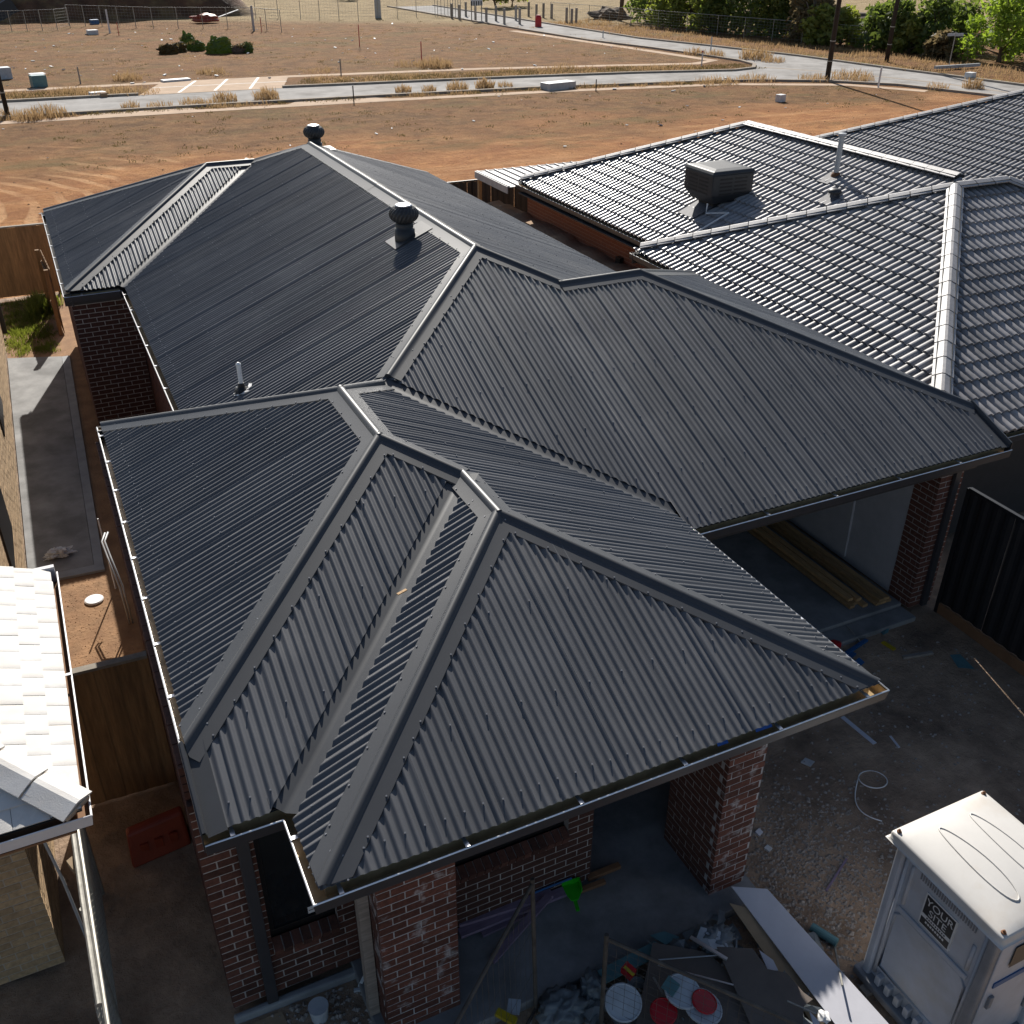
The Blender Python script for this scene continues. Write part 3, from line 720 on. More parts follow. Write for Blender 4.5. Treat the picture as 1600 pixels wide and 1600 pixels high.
# ================================================================== tiled neighbours
def tile_profile(pitch=.165, hw=.060, hh=.043):
    pts = [(0, 0)]
    for c in (.058, .058+pitch):
        for k in (-1, -.8, 0, .8, 1): pts.append((c+k*hw, hh*math.sqrt(max(0, 1-k*k))*(1 if abs(k) < 1 else 0)))
    pts.append((2*pitch, 0)); return pts
TP = tile_profile()
def tile_local(prof, ln, lift, lip):
    mb = MB(); n = len(prof)
    for u, z in prof: mb.v.append((u, 0, z+lift))
    for u, z in prof: mb.v.append((u, ln, z+.001))
    for u, z in prof: mb.v.append((u, 0.004, z+lift-lip if z > .01 else lift-lip))
    mb.f = [(j, j+1, n+j+1, n+j) for j in range(n-1)]+[(2*n+j, 2*n+j+1, j+1, j) for j in range(n-1)]
    return mb
def tiled_plane(par, poly, f, up, gauge_plan, m, prof, tw, ln_extra=.05, lift=.040, lip=.050, single=0, gapf=.0):
    up = Vector(up); ea = Vector((up.y, -up.x)); z00 = f(0, 0)
    v3 = Vector((up.x, up.y, f(*up)-z00)); sl_ = v3.length; v3n = v3.normalized(); u3 = Vector((ea.x, ea.y, 0)); n3 = u3.cross(v3n)
    if n3.z < 0: n3 = -n3
    uv = [(Vector(p).dot(ea), Vector(p).dot(up)) for p in poly]
    u0, u1 = min(u for u, v in uv), max(u for u, v in uv); v0, v1 = min(v for u, v in uv), max(v for u, v in uv)
    base = tile_local(prof, gauge_plan*sl_+ln_extra, lift, lip)
    n = len(poly); ar = sum(poly[i][0]*poly[(i+1)%n][1]-poly[(i+1)%n][0]*poly[i][1] for i in range(n)); sg = 1 if ar > 0 else -1
    def inside(p, mg):
        for i in range(n):
            a, b = Vector(poly[i]), Vector(poly[(i+1)%n]); d = (b-a).normalized()
            if (d.x*(p.y-a.y)-d.y*(p.x-a.x))*sg < mg: return False
        return True
    full, part = [], []
    r_ = 0; v = v0
    while v < v1:
        u = u0-(tw/2 if r_ % 2 else 0)-.02
        while u < u1:
            cs = [ea*(u+i*tw)+up*(v+j*gauge_plan*1.1) for i in (0, 1) for j in (0, 1)]
            k = sum(inside(c, -.01) for c in cs)
            o3 = ea*u+up*v; o3 = Vector((o3.x, o3.y, f(o3.x, o3.y)))
            if k == 4: full.append(o3)
            elif k or inside(ea*(u+tw/2)+up*(v+gauge_plan/2), -.2): part.append(o3)
            u += tw
        v += gauge_plan; r_ += 1
    Mx = Matrix((u3, v3n, n3)).transposed()
    if Mx.determinant() < 0: pass
    full.sort(key=lambda p: (p-CO).length)
    me = bpy.data.meshes.new('tile'); me.from_pydata(base.v, [], base.f if Mx.determinant() > 0 else [tuple(reversed(q)) for q in base.f]); me.materials.append(M[m]); me.polygons.foreach_set('use_smooth', [True]*len(me.polygons))
    bm = bmesh.new(); bm.from_mesh(me)
    for e in bm.edges:
        if len(e.link_faces) == 2: e.smooth = e.calc_face_angle() < R(48)
    bm.to_mesh(me); bm.free()
    rr = random.Random(int(v0*100)); org = ORG[par.name]
    for p in full[:single]:
        o = bpy.data.objects.new('roof_tile', me); COL.objects.link(o); o.parent = par
        o.matrix_local = Matrix.Translation(p-org+n3*rr.uniform(-.003, .003)) @ Mx.to_4x4() @ Matrix.Rotation(rr.uniform(-.004, .004), 4, 'Z')
    rest = full[single:]; mb = MB()
    bs = [Mx @ Vector(q) for q in base.v]; fs = base.f if Mx.determinant() > 0 else [tuple(reversed(q)) for q in base.f]
    for grp, cut in ((rest, False), (part, True)):
        if not grp: continue
        bm = bmesh.new(); mb = MB()
        for p in grp:
            dz = n3*rr.uniform(-.003, .003); mb.add([q+p+dz for q in bs], fs)
        me2 = bpy.data.meshes.new('tiles'); me2.from_pydata([tuple(Vector(q)-org) for q in mb.v], [], mb.f)
        if cut:
            bm.from_mesh(me2)
            for i in range(n):
                a, b = Vector(poly[i]), Vector(poly[(i+1)%n]); d = (b-a).normalized(); nn = Vector((-d.y, d.x))*sg
                bmesh.ops.bisect_plane(bm, geom=bm.verts[:]+bm.edges[:]+bm.faces[:], plane_co=(a.x-org.x, a.y-org.y, 0), plane_no=(nn.x, nn.y, 0), clear_inner=True)
            bm.to_mesh(me2)
        bm.free(); me2.materials.append(M[m])
        me2.polygons.foreach_set('use_smooth', [True]*len(me2.polygons))
        bm = bmesh.new(); bm.from_mesh(me2)
        for e in bm.edges:
            if len(e.link_faces) == 2: e.smooth = e.calc_face_angle() < R(48)
        bm.to_mesh(me2); bm.free()
        o = bpy.data.objects.new('cut_tiles' if cut else 'tile_courses', me2); COL.objects.link(o); o.parent = par; o['kind'] = 'stuff'; ORG[o.name] = org
    # dark underlay
    MB().add([(x, y, f(x, y)-.012) for x, y in poly], [tuple(range(n))]).build('roof_underlay', 'bedding', par)
def cap_tiles(par, p, q, m='tile_cap', ln=.395, wd=.155, drop=.075, lift=.150, name='ridge_tile', th=.018):
    p, q = Vector(p), Vector(q); d = (q-p); L = d.length; d.normalize(); k = max(1, round(L/ln)); st = L/k
    nn = Vector((-d.y, d.x, 0)).normalized(); upv = nn.cross(d)
    if upv.z < 0: upv = -upv
    rr = random.Random(int(L*333))
    for i in range(k):
        a = p+d*(st*i+.009); b = p+d*(st*(i+1)-.009); l0 = lift+.003+rr.uniform(-.002, .002); l1 = lift-.001
        sec = [(-wd, -drop), (-.022, -.004), (.022, -.004), (wd, -drop), (wd-.006, -drop-th), (0, -.004-th), (-wd+.006, -drop-th)]
        mb = MB()
        for c, l in ((a, l0), (b, l1)):
            for s, z in sec: mb.v.append(tuple(c+nn*s*(1 if c is a else .97)+upv*(z+l)))
        n = len(sec); mb.f = [(j, (j+1)%n, n+(j+1)%n, n+j) for j in range(n)]+[tuple(reversed(range(n))), tuple(range(n, 2*n))]
        bm_o = mb.build(name, m, par)
    MB().beam(p+upv*(lift-.075), q+upv*(lift-.075), wd*1.5, .06, upv).build('bedding', 'bedding' if m == 'tile_cap' else 'mortar_cream', par)
# ---- right neighbour
rn = thing('tiled_house', 'brick house with dark ribbed tile roof beside the metal roof', 'house', (15, 9, 0))
zr = H-.3
fLB = lambda x, y: zr+.41*(x-11.31); fFB = lambda x, y: zr+.41*(y-3.97); fLR = lambda x, y: zr+.42*(x-11.99)
A2 = (15.61, 8.27); A3 = (16.95, 8.27); A1 = (16.24, 15.42)
tiled_plane(rn, [(11.31, 12.57), (11.31, 3.97), A2], fLB, (1, 0), .317, 'tile', TP, .33, single=190)
tiled_plane(rn, [(11.31, 3.2), (22.02, 3.2), A3, A2, (11.31, 3.97)], fFB, (0, 1), .317, 'tile', TP, .33, single=110)
tiled_plane(rn, [(11.99, 19.67), (11.99, 11.8), (15.5, 8.4), (16.24, 8.6), A1], fLR, (1, 0), .317, 'tile', TP, .33)
def P3(p, f): return (p[0], p[1], f(*p))
cap_tiles(rn, P3((11.45, 12.43), fLB), P3(A2, fLB), name='hip_tile'); cap_tiles(rn, P3((11.35, 4.01), fLB), P3(A2, fLB), name='hip_tile', ln=.42)
cap_tiles(rn, P3(A2, fFB), P3(A3, fFB)); cap_tiles(rn, P3(A3, fFB), P3((21.9, 3.32), fFB), name='hip_tile')
cap_tiles(rn, P3((12.1, 19.56), fLR), P3(A1, fLR), name='hip_tile'); cap_tiles(rn, P3(A1, fLR), P3((16.24, 8.75), fLR))
mb = MB()                                   # hidden slopes at the back
mb.add([P3((11.31, 12.57), fLB), P3(A2, fLB), P3(A3, fFB), (21.4, 12.57, zr)], [(0, 1, 2, 3)]); mb.build('rear_slope', 'bedding', rn)
mb = MB(); mb.add([P3(A1, fLR), (16.24, 8.6, fLR(16.24, 8)), (20.4, 8.6, zr), (20.4, 19.67, zr)], [(0, 1, 2, 3)]); mb.add([P3((11.99, 19.67), fLR), P3(A1, fLR), (20.4, 19.67, zr)], [(0, 1, 2)]); mb.build('rear_slope', 'bedding', rn)
mb = MB(); mb.add([P3(A3, fFB), (21.9, 3.2, fFB(0, 3.2)), (21.9, 12.5, zr)], [(0, 1, 2)]); mb.build('side_slope', 'tile', rn)
gutter([(11.26, 12.6), (11.26, 3.97)], -.34, 9, 20, rn, 'gutter', 'pvc_grey'); gutter([(11.94, 19.7), (11.94, 12.55)], -.34, 9, 20, rn, 'gutter', 'pvc_grey')
gutter([(11.26, 3.14), (22.0, 3.14)], fFB(0, 3.2)-H-.04, 9, 20, rn, 'gutter', 'pvc_grey')
gutter([(11.94, 12.62), (11.26, 12.62)], -.34, 9, 20, rn, 'gutter', 'pvc_grey')
brick_wall(rn, (12.2, 19.45), (12.2, 11.6), .9, zr-.12, 'brick_red', 'mortar_red', single=False)
MB().box(12.25, 20.2, 11.6, 19.3, 0, zr-.15).build('inner_wall', 'brown_timber', rn)
MB().box(11.75, 21.6, 4.2, 12.2, 0, zr-.15).build('inner_wall', 'brown_timber', rn)
MB().box(11.6, 11.72, 4.0, 12.3, .1, zr-.2).build('side_wall', 'fascia', rn); MB().box(11.6, 21.5, 3.9, 3.998, .1, zr-.45).build('front_wall', 'fascia', rn)  # brick walls in shade; the shade is put into the near-black colour
MB().box(11.88, 12.16, 12.0, 19.4, zr-.22, zr-.20).build('soffit', 'fascia', rn)
pg = MB(); pg.box(12.1, 12.19, 12.9, 14.2, 1.1, 1.72); pg.build('wall_panel', 'pvc_grey', rn); MB().box(12.08, 12.18, 14.3, 14.5, .6, 1.9).build('downpipe', 'window_frame', rn)
# air cooler on the tiles
axx, ayy = 13.72, 13.02; az = fLR(axx, ayy)
ac = thing('evaporative_cooler', 'charcoal evaporative cooler box standing on the tiled roof', 'air cooler', (axx, ayy, az))
z0 = az+.06
def taper(x0, x1, y0, y1, z0, z1, i0, name, m, par, bevel=0):
    mb = MB(); mb.add([(x0+i0, y0+i0, z0), (x1-i0, y0+i0, z0), (x1-i0, y1-i0, z0), (x0+i0, y1-i0, z0), (x0, y0, z1), (x1, y0, z1), (x1, y1, z1), (x0, y1, z1)], [(0,3,2,1),(4,5,6,7),(0,1,5,4),(1,2,6,5),(2,3,7,6),(3,0,4,7)])
    return mb.build(name, m, par, bevel=bevel)
hx, hy, hz = .54, .54, .64
cb = MB(); lv = ((.14, 0), (.03, .16), (0, .2), (0, hz)); 
for i0, zz in lv: cb.v += [(axx-hx+i0, ayy-hy+i0, z0+zz), (axx+hx-i0, ayy-hy+i0, z0+zz), (axx+hx-i0, ayy+hy-i0, z0+zz), (axx-hx+i0, ayy+hy-i0, z0+zz)]
cb.f = [(3, 2, 1, 0), (12, 13, 14, 15)]+[(4*j+i, 4*j+(i+1)%4, 4*j+4+(i+1)%4, 4*j+4+i) for j in range(3) for i in range(4)]
cb.build('cabinet', 'charcoal_plastic', ac, bevel=.03)
mb = MB(); mb.add([(axx-hx-.03, ayy-hy-.03, z0+hz), (axx+hx+.03, ayy-hy-.03, z0+hz), (axx+hx+.03, ayy+hy+.03, z0+hz), (axx-hx-.03, ayy+hy+.03, z0+hz),
                   (axx-hx+.02, ayy-hy+.02, z0+hz+.07), (axx+hx-.02, ayy-hy+.02, z0+hz+.07), (axx+hx-.02, ayy+hy-.02, z0+hz+.07), (axx-hx+.02, ayy+hy-.02, z0+hz+.07),
                   (axx-hx+.2, ayy-hy+.2, z0+hz+.09), (axx+hx-.2, ayy-hy+.2, z0+hz+.09), (axx+hx-.2, ayy+hy-.2, z0+hz+.09), (axx-hx+.2, ayy+hy-.2, z0+hz+.09)],
                  [(0,3,2,1)]+[(i, (i+1)%4, 4+(i+1)%4, 4+i) for i in range(4)]+[(4+i, 4+(i+1)%4, 8+(i+1)%4, 8+i) for i in range(4)]+[(8,9,10,11)])
mb.build('lid', 'charcoal_plastic', ac, bevel=.02)
for k in range(5):
    zk = z0+.21+k*.078
    for a, b in ((-.36, -.03), (.03, .36)):
        MB().box(axx-hx-.004, axx-hx+.03, ayy+a, ayy+b, zk, zk+.035).build('louvre', 'charcoal_dark', ac)
        MB().box(axx+a, axx+b, ayy-hy-.004, ayy-hy+.03, zk, zk+.035).build('louvre', 'charcoal_dark', ac)
MB().box(axx-.28, axx+.42, ayy-.28, ayy+.28, az-.2, z0+.02).build('duct_base', 'charcoal_dark', ac)
fx = axx-.38; MB().obox((fx-.12, ayy+.05, fLR(fx-.12, 0)+.075), (.26, 0, .109), (0, .30, 0), (-.004, 0, .01)).build('duct_flashing', 'lead', ac)
dp = [(axx-.5, ayy-.36, z0+.02), (axx-.52, ayy-.37, fLR(axx-.52, 0)+.09), (axx-.28, ayy-.85, fLR(axx-.28, 0)+.085), (axx-1.55, ayy-.85, fLR(axx-1.55, 0)+.085)]
MB().tube(dp, .02, 8).build('drain_pipe', 'pvc', ac)
fl = thing('flue_pipe', 'grey metal flue pipe standing tall on the tiled roof', 'flue', (15.4, 11.22, fLR(15.4, 0)))
z_ = fLR(15.4, 0)
MB().tube([(15.4, 11.22, z_-.1), (15.4, 11.22, z_+.86)], .055, 16).build('pipe', 'pvc_grey', fl); MB().lathe((15.4, 11.22, z_+.86), [(.06, -.02), (.085, -.01), (.085, .04), (.02, .055)], 16).build('cowl', 'pvc_grey', fl)
MB().lathe((15.4, 11.22, z_), [(.11, .02), (.09, .09), (.065, .12)], 14).build('collar', 'rust', fl)
MB().obox((15.26, 11.25, fLR(15.26, 0)+.06), (.18, 0, .076), (0, .17, 0), (-.004, 0, .012)).build('flashing', 'lead', fl)
rv = thing('mushroom_vent', 'low round dark mushroom vent in front of the flue on the tiles', 'roof vent', (14.82, 10.55, fLR(14.82, 0)))
z_ = fLR(14.82, 0)
MB().lathe((14.82, 10.55, z_), [(.09, .0), (.085, .13), (.07, .14)], 16).build('stem', 'lead', rv); MB().lathe((14.82, 10.55, z_+.13), [(.14, 0), (.15, .02), (.11, .075), (.03, .09)], 20).build('cap', 'charcoal_plastic', rv, smooth=True)
MB().obox((14.7, 10.57, fLR(14.7, 0)+.06), (.17, 0, .071), (0, .18, 0), (-.004, 0, .012)).build('flashing', 'lead', rv)
# patio roof behind it
pt = thing('patio_roof', 'flat grey ribbed patio roof on timber posts behind the tiled house', 'patio roof', (13, 21.3, 0))
px0, px1, py0, py1, pz = 11.78, 15.2, 19.8, 22.0, H-.45
for k in range(12):
    x0 = px0+(px1-px0)*k/12; w_ = (px1-px0)/12
    mb = MB(); mb.box(x0, x0+w_-.004, py0, py1, pz, pz+.012); mb.box(x0, x0+.05, py0, py1, pz+.0125, pz+.05); mb.build('roof_sheet', 'tile_cap', pt)
MB().box(px0-.03, px0-.005, py0, py1, pz-.16, pz+.03).build('edge_beam', 'pvc_grey', pt); MB().box(px0-.03, px1, py1, py1+.03, pz-.16, pz+.03).build('edge_beam', 'pvc_grey', pt)
for y in (py1-.15, ): MB().box(px0+.02, px0+.12, y, y+.1, 0, pz-.17).build('post', 'timber', pt)
# third house further right
th = thing('far_tiled_house', 'far tiled roof rising behind the tiled house at the right edge', 'house', (27, 16, 0))
fT = lambda x, y: zr+.41*(x-21.5)
tiled_plane(th, [(21.5, 20.5), (21.5, 4.5), (29.5, 12.5)], fT, (1, 0), .317, 'tile', TP, .33)
cap_tiles(th, P3((21.6, 20.4), fT), P3((29.5, 12.5), fT), name='hip_tile'); MB().box(22.2, 36, 5.5, 19.6, 0, zr-.1).build('wall', 'brick_red', th)
mb = MB(); mb.add([P3((21.5, 20.5), fT), P3((29.5, 12.5), fT), (37.5, 20.5, zr), (37.5, 4.5, zr), P3((21.5, 4.5), fT)], [(0, 1, 2), (1, 4, 3), (1, 3, 2)]); mb.build('rear_slope', 'bedding', th)
# heap of sandy fill between the two houses
mb = MB(); n1 = 30
for i in range(n1+1):
    y = 10.2+11*i/n1
    for j, (x, z) in enumerate(((9.5, .0), (9.8, 1.35), (10.6, 1.62), (11.4, 1.72), (12.15, 1.80), (12.16, 0))):
        mb.v.append((x+noise.noise(Vector((y, j, 0)))*.05*(j < 5), y, z+(noise.noise(Vector((y*1.4, j*.6, 3)))*.12 if 0 < j < 5 else 0)))
for i in range(n1):
    for j in range(5): mb.f.append((i*6+j, i*6+j+1, i*6+j+7, i*6+j+6))
one('sand_heap', mb, 'sand', 'long heap of sandy fill between the metal roof and the red brick wall', 'sand heap', smooth=True)
one('offcut_plank', MB().obox((10.9, 18.7, 1.8), (.25, .5, .02), (.08, -.04, 0), (0, 0, .02)), 'timber', 'pale timber plank lying on the sand heap near the patio', 'plank')

# ---- metal fences
def metal_fence(name, p, q, z0, z1, m, label, plinth=True, step=.22):
    p, q = Vector(p), Vector(q); L = (q-p).length; d = (q-p)/L; nn = Vector((d.y, -d.x))
    o = thing(name, label, 'fence', (*p, 0)); k = int(L/.8)+1; pw_ = L/k
    for i in range(k):                     # ribbed infill sheets
        a = p+d*(pw_*i+.004); mb = MB(); pts = []; s = 0; j = 0
        while s < pw_-.008:
            off = .018 if j % 4 in (1, 2) else 0; pts.append((s, off)); s += .05; j += 1
        pts.append((pw_-.008, 0))
        for s, off in pts:
            c = a+d*s+nn*off; mb.v += [(c.x, c.y, z0), (c.x, c.y, z1-.03)]
        mb.f = [(2*t, 2*t+2, 2*t+3, 2*t+1) for t in range(len(pts)-1)]; mb.build('infill_sheet', m, o)
    MB().beam((*p, z1), (*q, z1), .055, .05).build('top_rail', m, o)
    n = max(1, int(L/2.4))
    for i in range(n+1): c = p+d*(L*i/n); MB().box(c.x-.03, c.x+.03, c.y-.03, c.y+.03, 0, z1+.01).build('post', m, o)
    if plinth:
        for i in range(n): MB().beam((*(p+d*(L*i/n+.04)+nn*.02), z0-.09), (*(p+d*(L*(i+1)/n-.04)+nn*.02), z0-.09), .045, .17).build('plinth', 'brown_timber', o)
    return o
metal_fence('metal_fence', (10.50, 2.5), (10.26, -6), .2, 2.05, 'black_fence', 'black ribbed metal fence along the right side of the driveway')  # height raised and line moved inward to shade a sunlit strip of drive
metal_fence('metal_fence', (9.6, 23.2), (20, 23.2), .1, 1.95, 'black_fence', 'black metal fence behind the patio roof', False)

# ---- left neighbour
ln_ = thing('cream_house', 'cream brick house with pale flat tile roof at the left edge', 'house', (-4, 8, 0))
zl = H-.2
fR_ = lambda x, y: zl+.03+.42*(-.78-x); fF_ = lambda x, y: zl+.03+.42*(y-.92)
FP = [(0, .002), (.010, .005), (.07, .008), (.13, .005), (.19, .008), (.247, .005), (.257, .002)]
tiled_plane(ln_, [(-.78, .92), (-.78, 4.5), (-4.36, 4.5)], fR_, (-1, 0), .165, 'tile_white', FP, .26, lift=.013, lip=.014, single=110)
tiled_plane(ln_, [(-.78, .92), (-4.36, 4.5), (-8, 4.5), (-8, .92)], fF_, (0, 1), .165, 'tile_white', FP, .26, lift=.013, lip=.014, single=40)
cap_tiles(ln_, (-.80, .94, fR_(-.80, 0)), (-4.36, 4.5, fR_(-4.36, 0)), 'tile_white', ln=.40, wd=.16, drop=.06, name='hip_tile', lift=.075, th=.02)
gutter([(-8, .86), (-.72, .86), (-.72, 4.52)], -.2, 9, 20, ln_, 'white_metal', 'white_metal', 'brown_timber')
MB().box(-3, -.74, 4.505, 4.56, zl-.15, zl+.08).build('end_fascia', 'white_metal', ln_); MB().box(-1.75, -.86, .95, 4.5, zl-.21, zl-.19).build('soffit', 'brown_timber', ln_); MB().box(-8, -1.75, .95, 2.0, zl-.21, zl-.19).build('soffit', 'brown_timber', ln_)
brick_wall(ln_, (-8, 1.85), (-1.4, 1.85), .05, zl-.22, 'brick_cream', 'mortar_cream', single=False) if False else None
brick_wall(ln_, (-2.6, 1.85), (-1.4, 1.85), .05, zl-.22, 'brick_cream', 'mortar_cream', single=True)
brick_wall(ln_, (-1.4, 1.85), (-1.4, 4.7), .05, zl-.22, 'brick_cream', 'mortar_cream', single=True, e0=1)
brick_wall(ln_, (-1.43, 4.71), (-1.43, 20.6), .05, zl-.22, 'brick_cream', 'mortar_cream', single=False)
MB().box(-8, -1.56, 2.0, 4.4, 0, zl-.23).build('inner_wall', 'mortar_cream', ln_); MB().box(-8, -1.56, 4.72, 20.5, 0, zl-.12).build('inner_wall', 'mortar_cream', ln_)
fR2 = lambda x, y: zl-.06+.42*(-1.34-x)
tiled_plane(ln_, [(-1.34, 4.62), (-1.34, 20.9), (-4.2, 20.9), (-4.2, 4.62)], fR2, (-1, 0), .165, 'tile_white', FP, .26, lift=.013, lip=.014)
gutter([(-1.29, 4.6), (-1.29, 20.9)], -.27, 9, 20, ln_, 'white_metal', 'white_metal', 'brown_timber')
MB().box(-1.44, -1.33, 20.4, 20.47, .1, zl-.3).build('downpipe', 'gutter', ln_)
for y0 in (12.2, 7.4): MB().box(-1.47, -1.405, y0, y0+1.5, 1.0, 2.2).build('window', 'window_frame', ln_)
# ribbed grey box on a pole by its corner
fb = thing('meter_light', 'grey ribbed floodlight on a thin pole by the cream house corner', 'floodlight', (-1.22, 1.62, 0))
c = Vector((-1.23, 1.62, 2.13))
for k in range(6): MB().obox(c+Vector((.0, .0, .0))+Vector((.013*(k-2.5), 0, 0)), (.0045, 0, 0), (0, .055, .02), (0, -.03, .11)).build('fin', 'pvc_grey', fb)
MB().obox(c+Vector((0, .03, 0)), (.042, 0, 0), (0, .012, .005), (0, -.03, .105)).build('housing', 'pvc_grey', fb)
MB().tube([c+Vector((.01, .02, -.1)), (-1.18, 1.75, 1.2), (-1.15, 1.8, .1)], .014, 7).build('pole', 'pvc_grey', fb)
# pipe fence with chain mesh
pf = thing('pipe_fence', 'galvanised pipe and chain mesh fence in front of the cream house', 'fence', (-1, 1, 0))
MB().tube([(-1.0, 2.6, 1.73), (-.98, 1.0, 1.71), (-.955, -.02, 1.70)], .024, 10).build('top_rail', 'steel', pf)
MB().tube([(-.99, 2.6, 1.50), (-.94, -.06, 1.48)], .020, 8).build('mid_rail', 'steel', pf)
for y in (2.55, .9): MB().tube([(-1.0, y, 0), (-.99, y, 1.72)], .022, 8).build('post', 'steel', pf)
mb = MB(); k = -2.0
while k < 2.6:
    for sgn in (1, -1):
        y0, y1 = k, k+1.6*sgn; zA, zB = .1, 1.7
        if sgn < 0: y0 = k+.0
        pa, pb = Vector((-1.0, y0, zA)), Vector((-.985, y1, zB))
        lo, hi = -.06, 2.55
        def cl(P, Q, lim, s):
            if (P.y-lim)*s < 0: return P+(Q-P)*((lim-P.y)/(Q.y-P.y))
            return P
        if max(pa.y, pb.y) < lo or min(pa.y, pb.y) > hi: continue
        pa, pb = cl(pa, pb, lo, 1), cl(pb, pa, lo, 1); pa, pb = cl(pa, pb, hi, -1), cl(pb, pa, hi, -1)
        if (pb-pa).length > .05: mb.tube([pa, pb], .0028, 4, False)
    k += .075
mb.build('chain_mesh', 'steel', pf, kind='stuff')
MB().obox((-1.02, 1.45, 1.66), (.03, .02, .0), (-.02, .05, .01), (0, 0, .03)).build('tied_rag', 'card', pf)

# ---- timber fences
def paling_fence(p, q, z0, z1, label, capm='paling_grey', face=1, pw_=.10, m='paling', cap=True):
    p, q = Vector(p), Vector(q); L = (q-p).length; d = (q-p)/L; nn = Vector((d.y, -d.x))*face
    o = thing('paling_fence', label, 'fence', (*((p+q)/2), 0)); n = int(L/pw_); rr = random.Random(int(L*91))
    for i in range(n):
        c = p+d*(L*(i+.5)/n)+nn*(.012+(i % 2)*.006); hh = z1+rr.uniform(-.012, .008)
        MB().obox((*c, (z0+hh)/2), (*(d*(L/n*.53)), 0), (*(nn*.007), 0), (0, 0, (hh-z0)/2)).build('paling', m, o)
    for z in (z0+.25, z1-.3): MB().beam((*(p-nn*.03), z), (*(q-nn*.03), z), .04, .07).build('rail', m, o)
    if cap: MB().beam((*p, z1+.02), (*q, z1+.02), .09, .035).build('capping', capm, o)
    k = max(1, int(L/2.2))
    for i in range(k+1): c = p+d*(L*i/k)-nn*.07; MB().box(c.x-.045, c.x+.045, c.y-.045, c.y+.045, 0, z1).build('post', m, o)
paling_fence((-1.05, 3.85), (-.06, 3.82), .03, 1.86, 'short dark timber fence closing the gap beside the front gutter')
paling_fence((-9, 23.6), (.05, 23.35), .1, 1.88, 'tall brown timber paling fence across the back at upper left')
paling_fence((-.20, 21.9), (-.10, 20.0), .05, 1.62, 'sunlit timber fence seen edge on behind the rear wing', face=-1, cap=False)
# ---- left side ground
sheet('side_path', [(-1.40, 9.0), (-.47, 8.95), (-.27, 18.4), (-1.40, 18.8)], .05, 'concrete', th=.05)
sheet('path_edge', [(-.465, 8.95), (-.33, 8.95), (-.10, 18.4), (-.265, 18.4)], .045, 'concrete_light', th=.045)
sheet('path_end', [(-1.40, 8.80), (-.33, 8.75), (-.33, 8.945), (-1.40, 8.995)], .047, 'concrete_light', th=.047)
sheet('side_soil', [(-1.40, 3.9), (1.2, 3.9), (1.2, 23.3), (-1.40, 23.3)], .008, 'side_soil')
sheet('gap_soil', [(-1.36, -5), (0, -5), (0, 3.8), (-1.36, 3.8)], .010, 'yard')
one('pit_lid', MB().lathe((-.56, 8.0, .012), [(.13, 0), (.135, .02), (.12, .032), (.02, .034)], 24), 'pvc', 'white round pit lid on sunlit soil beside the side path', 'pit lid')
def blob(c, sx, sy, sz, seed, amp=.35, sub=3, crease=0.):
    bm = bmesh.new(); bmesh.ops.create_icosphere(bm, subdivisions=sub, radius=1); mb = MB()
    for v in bm.verts:
        k = 1+amp*noise.noise(v.co*1.7+Vector((seed, 0, 0)))+amp*.5*noise.noise(v.co*4+Vector((0, seed, 0)))
        if crease: k += crease*abs(noise.noise(v.co*3.1+Vector((seed, seed, 0))))+crease*.6*abs(noise.noise(v.co*7+Vector((0, 0, seed))))-crease*.3
        mb.v.append((c[0]+v.co.x*k*sx, c[1]+v.co.y*k*sy, max(c[2]+v.co.z*k*sz, c[2]-sz*.6)))
    mb.f = [tuple(v.index for v in f.verts) for f in bm.faces]; bm.free(); return mb
one('plastic_bag', blob((-.93, 9.42, .11), .17, .09, .08, 2.0, .5, 4, .7), 'white_film', 'crumpled clear plastic bag on the end of the concrete path', 'plastic bag')
hs = thing('conduit_loop', 'bent grey conduit pipes sticking up beside the side wall', 'conduit', (-.2, 8.0, 0))
for k, dx in enumerate((0, .04)): MB().tube([(-.16+dx, 7.2, 0), (-.18+dx, 7.3, .6), (-.24+dx, 7.7, .85), (-.27+dx, 8.1, .9), (-.20+dx, 8.25, .95)], .013, 7).build('conduit', 'pvc_grey', hs, smooth=True)
MB().tube([(-.24, 8.2, 0), (-.25, 8.35, 1.15)], .012, 7).build('stub_pipe', 'pvc', hs)
ob = thing('plastic_barrier', 'dark red orange plastic barrier lying in the shaded side passage', 'barrier', (-.38, 2.9, 0))
mb = MB(); mb.add([(-.68, 2.72, .01), (-.06, 2.80, .01), (-.06, 3.12, .01), (-.68, 3.04, .01), (-.66, 2.82, .42), (-.08, 2.90, .42), (-.08, 3.02, .42), (-.66, 2.94, .42)], [(0,3,2,1),(4,5,6,7),(0,1,5,4),(1,2,6,5),(2,3,7,6),(3,0,4,7)]); mb.build('body', 'orange', ob, bevel=.03)
for x in (-.52, -.37, -.22): MB().box(x-.04, x+.04, 2.78+.05*(x+.5), 2.80+.05*(x+.5), .14, .26).build('recess', 'orange', ob)

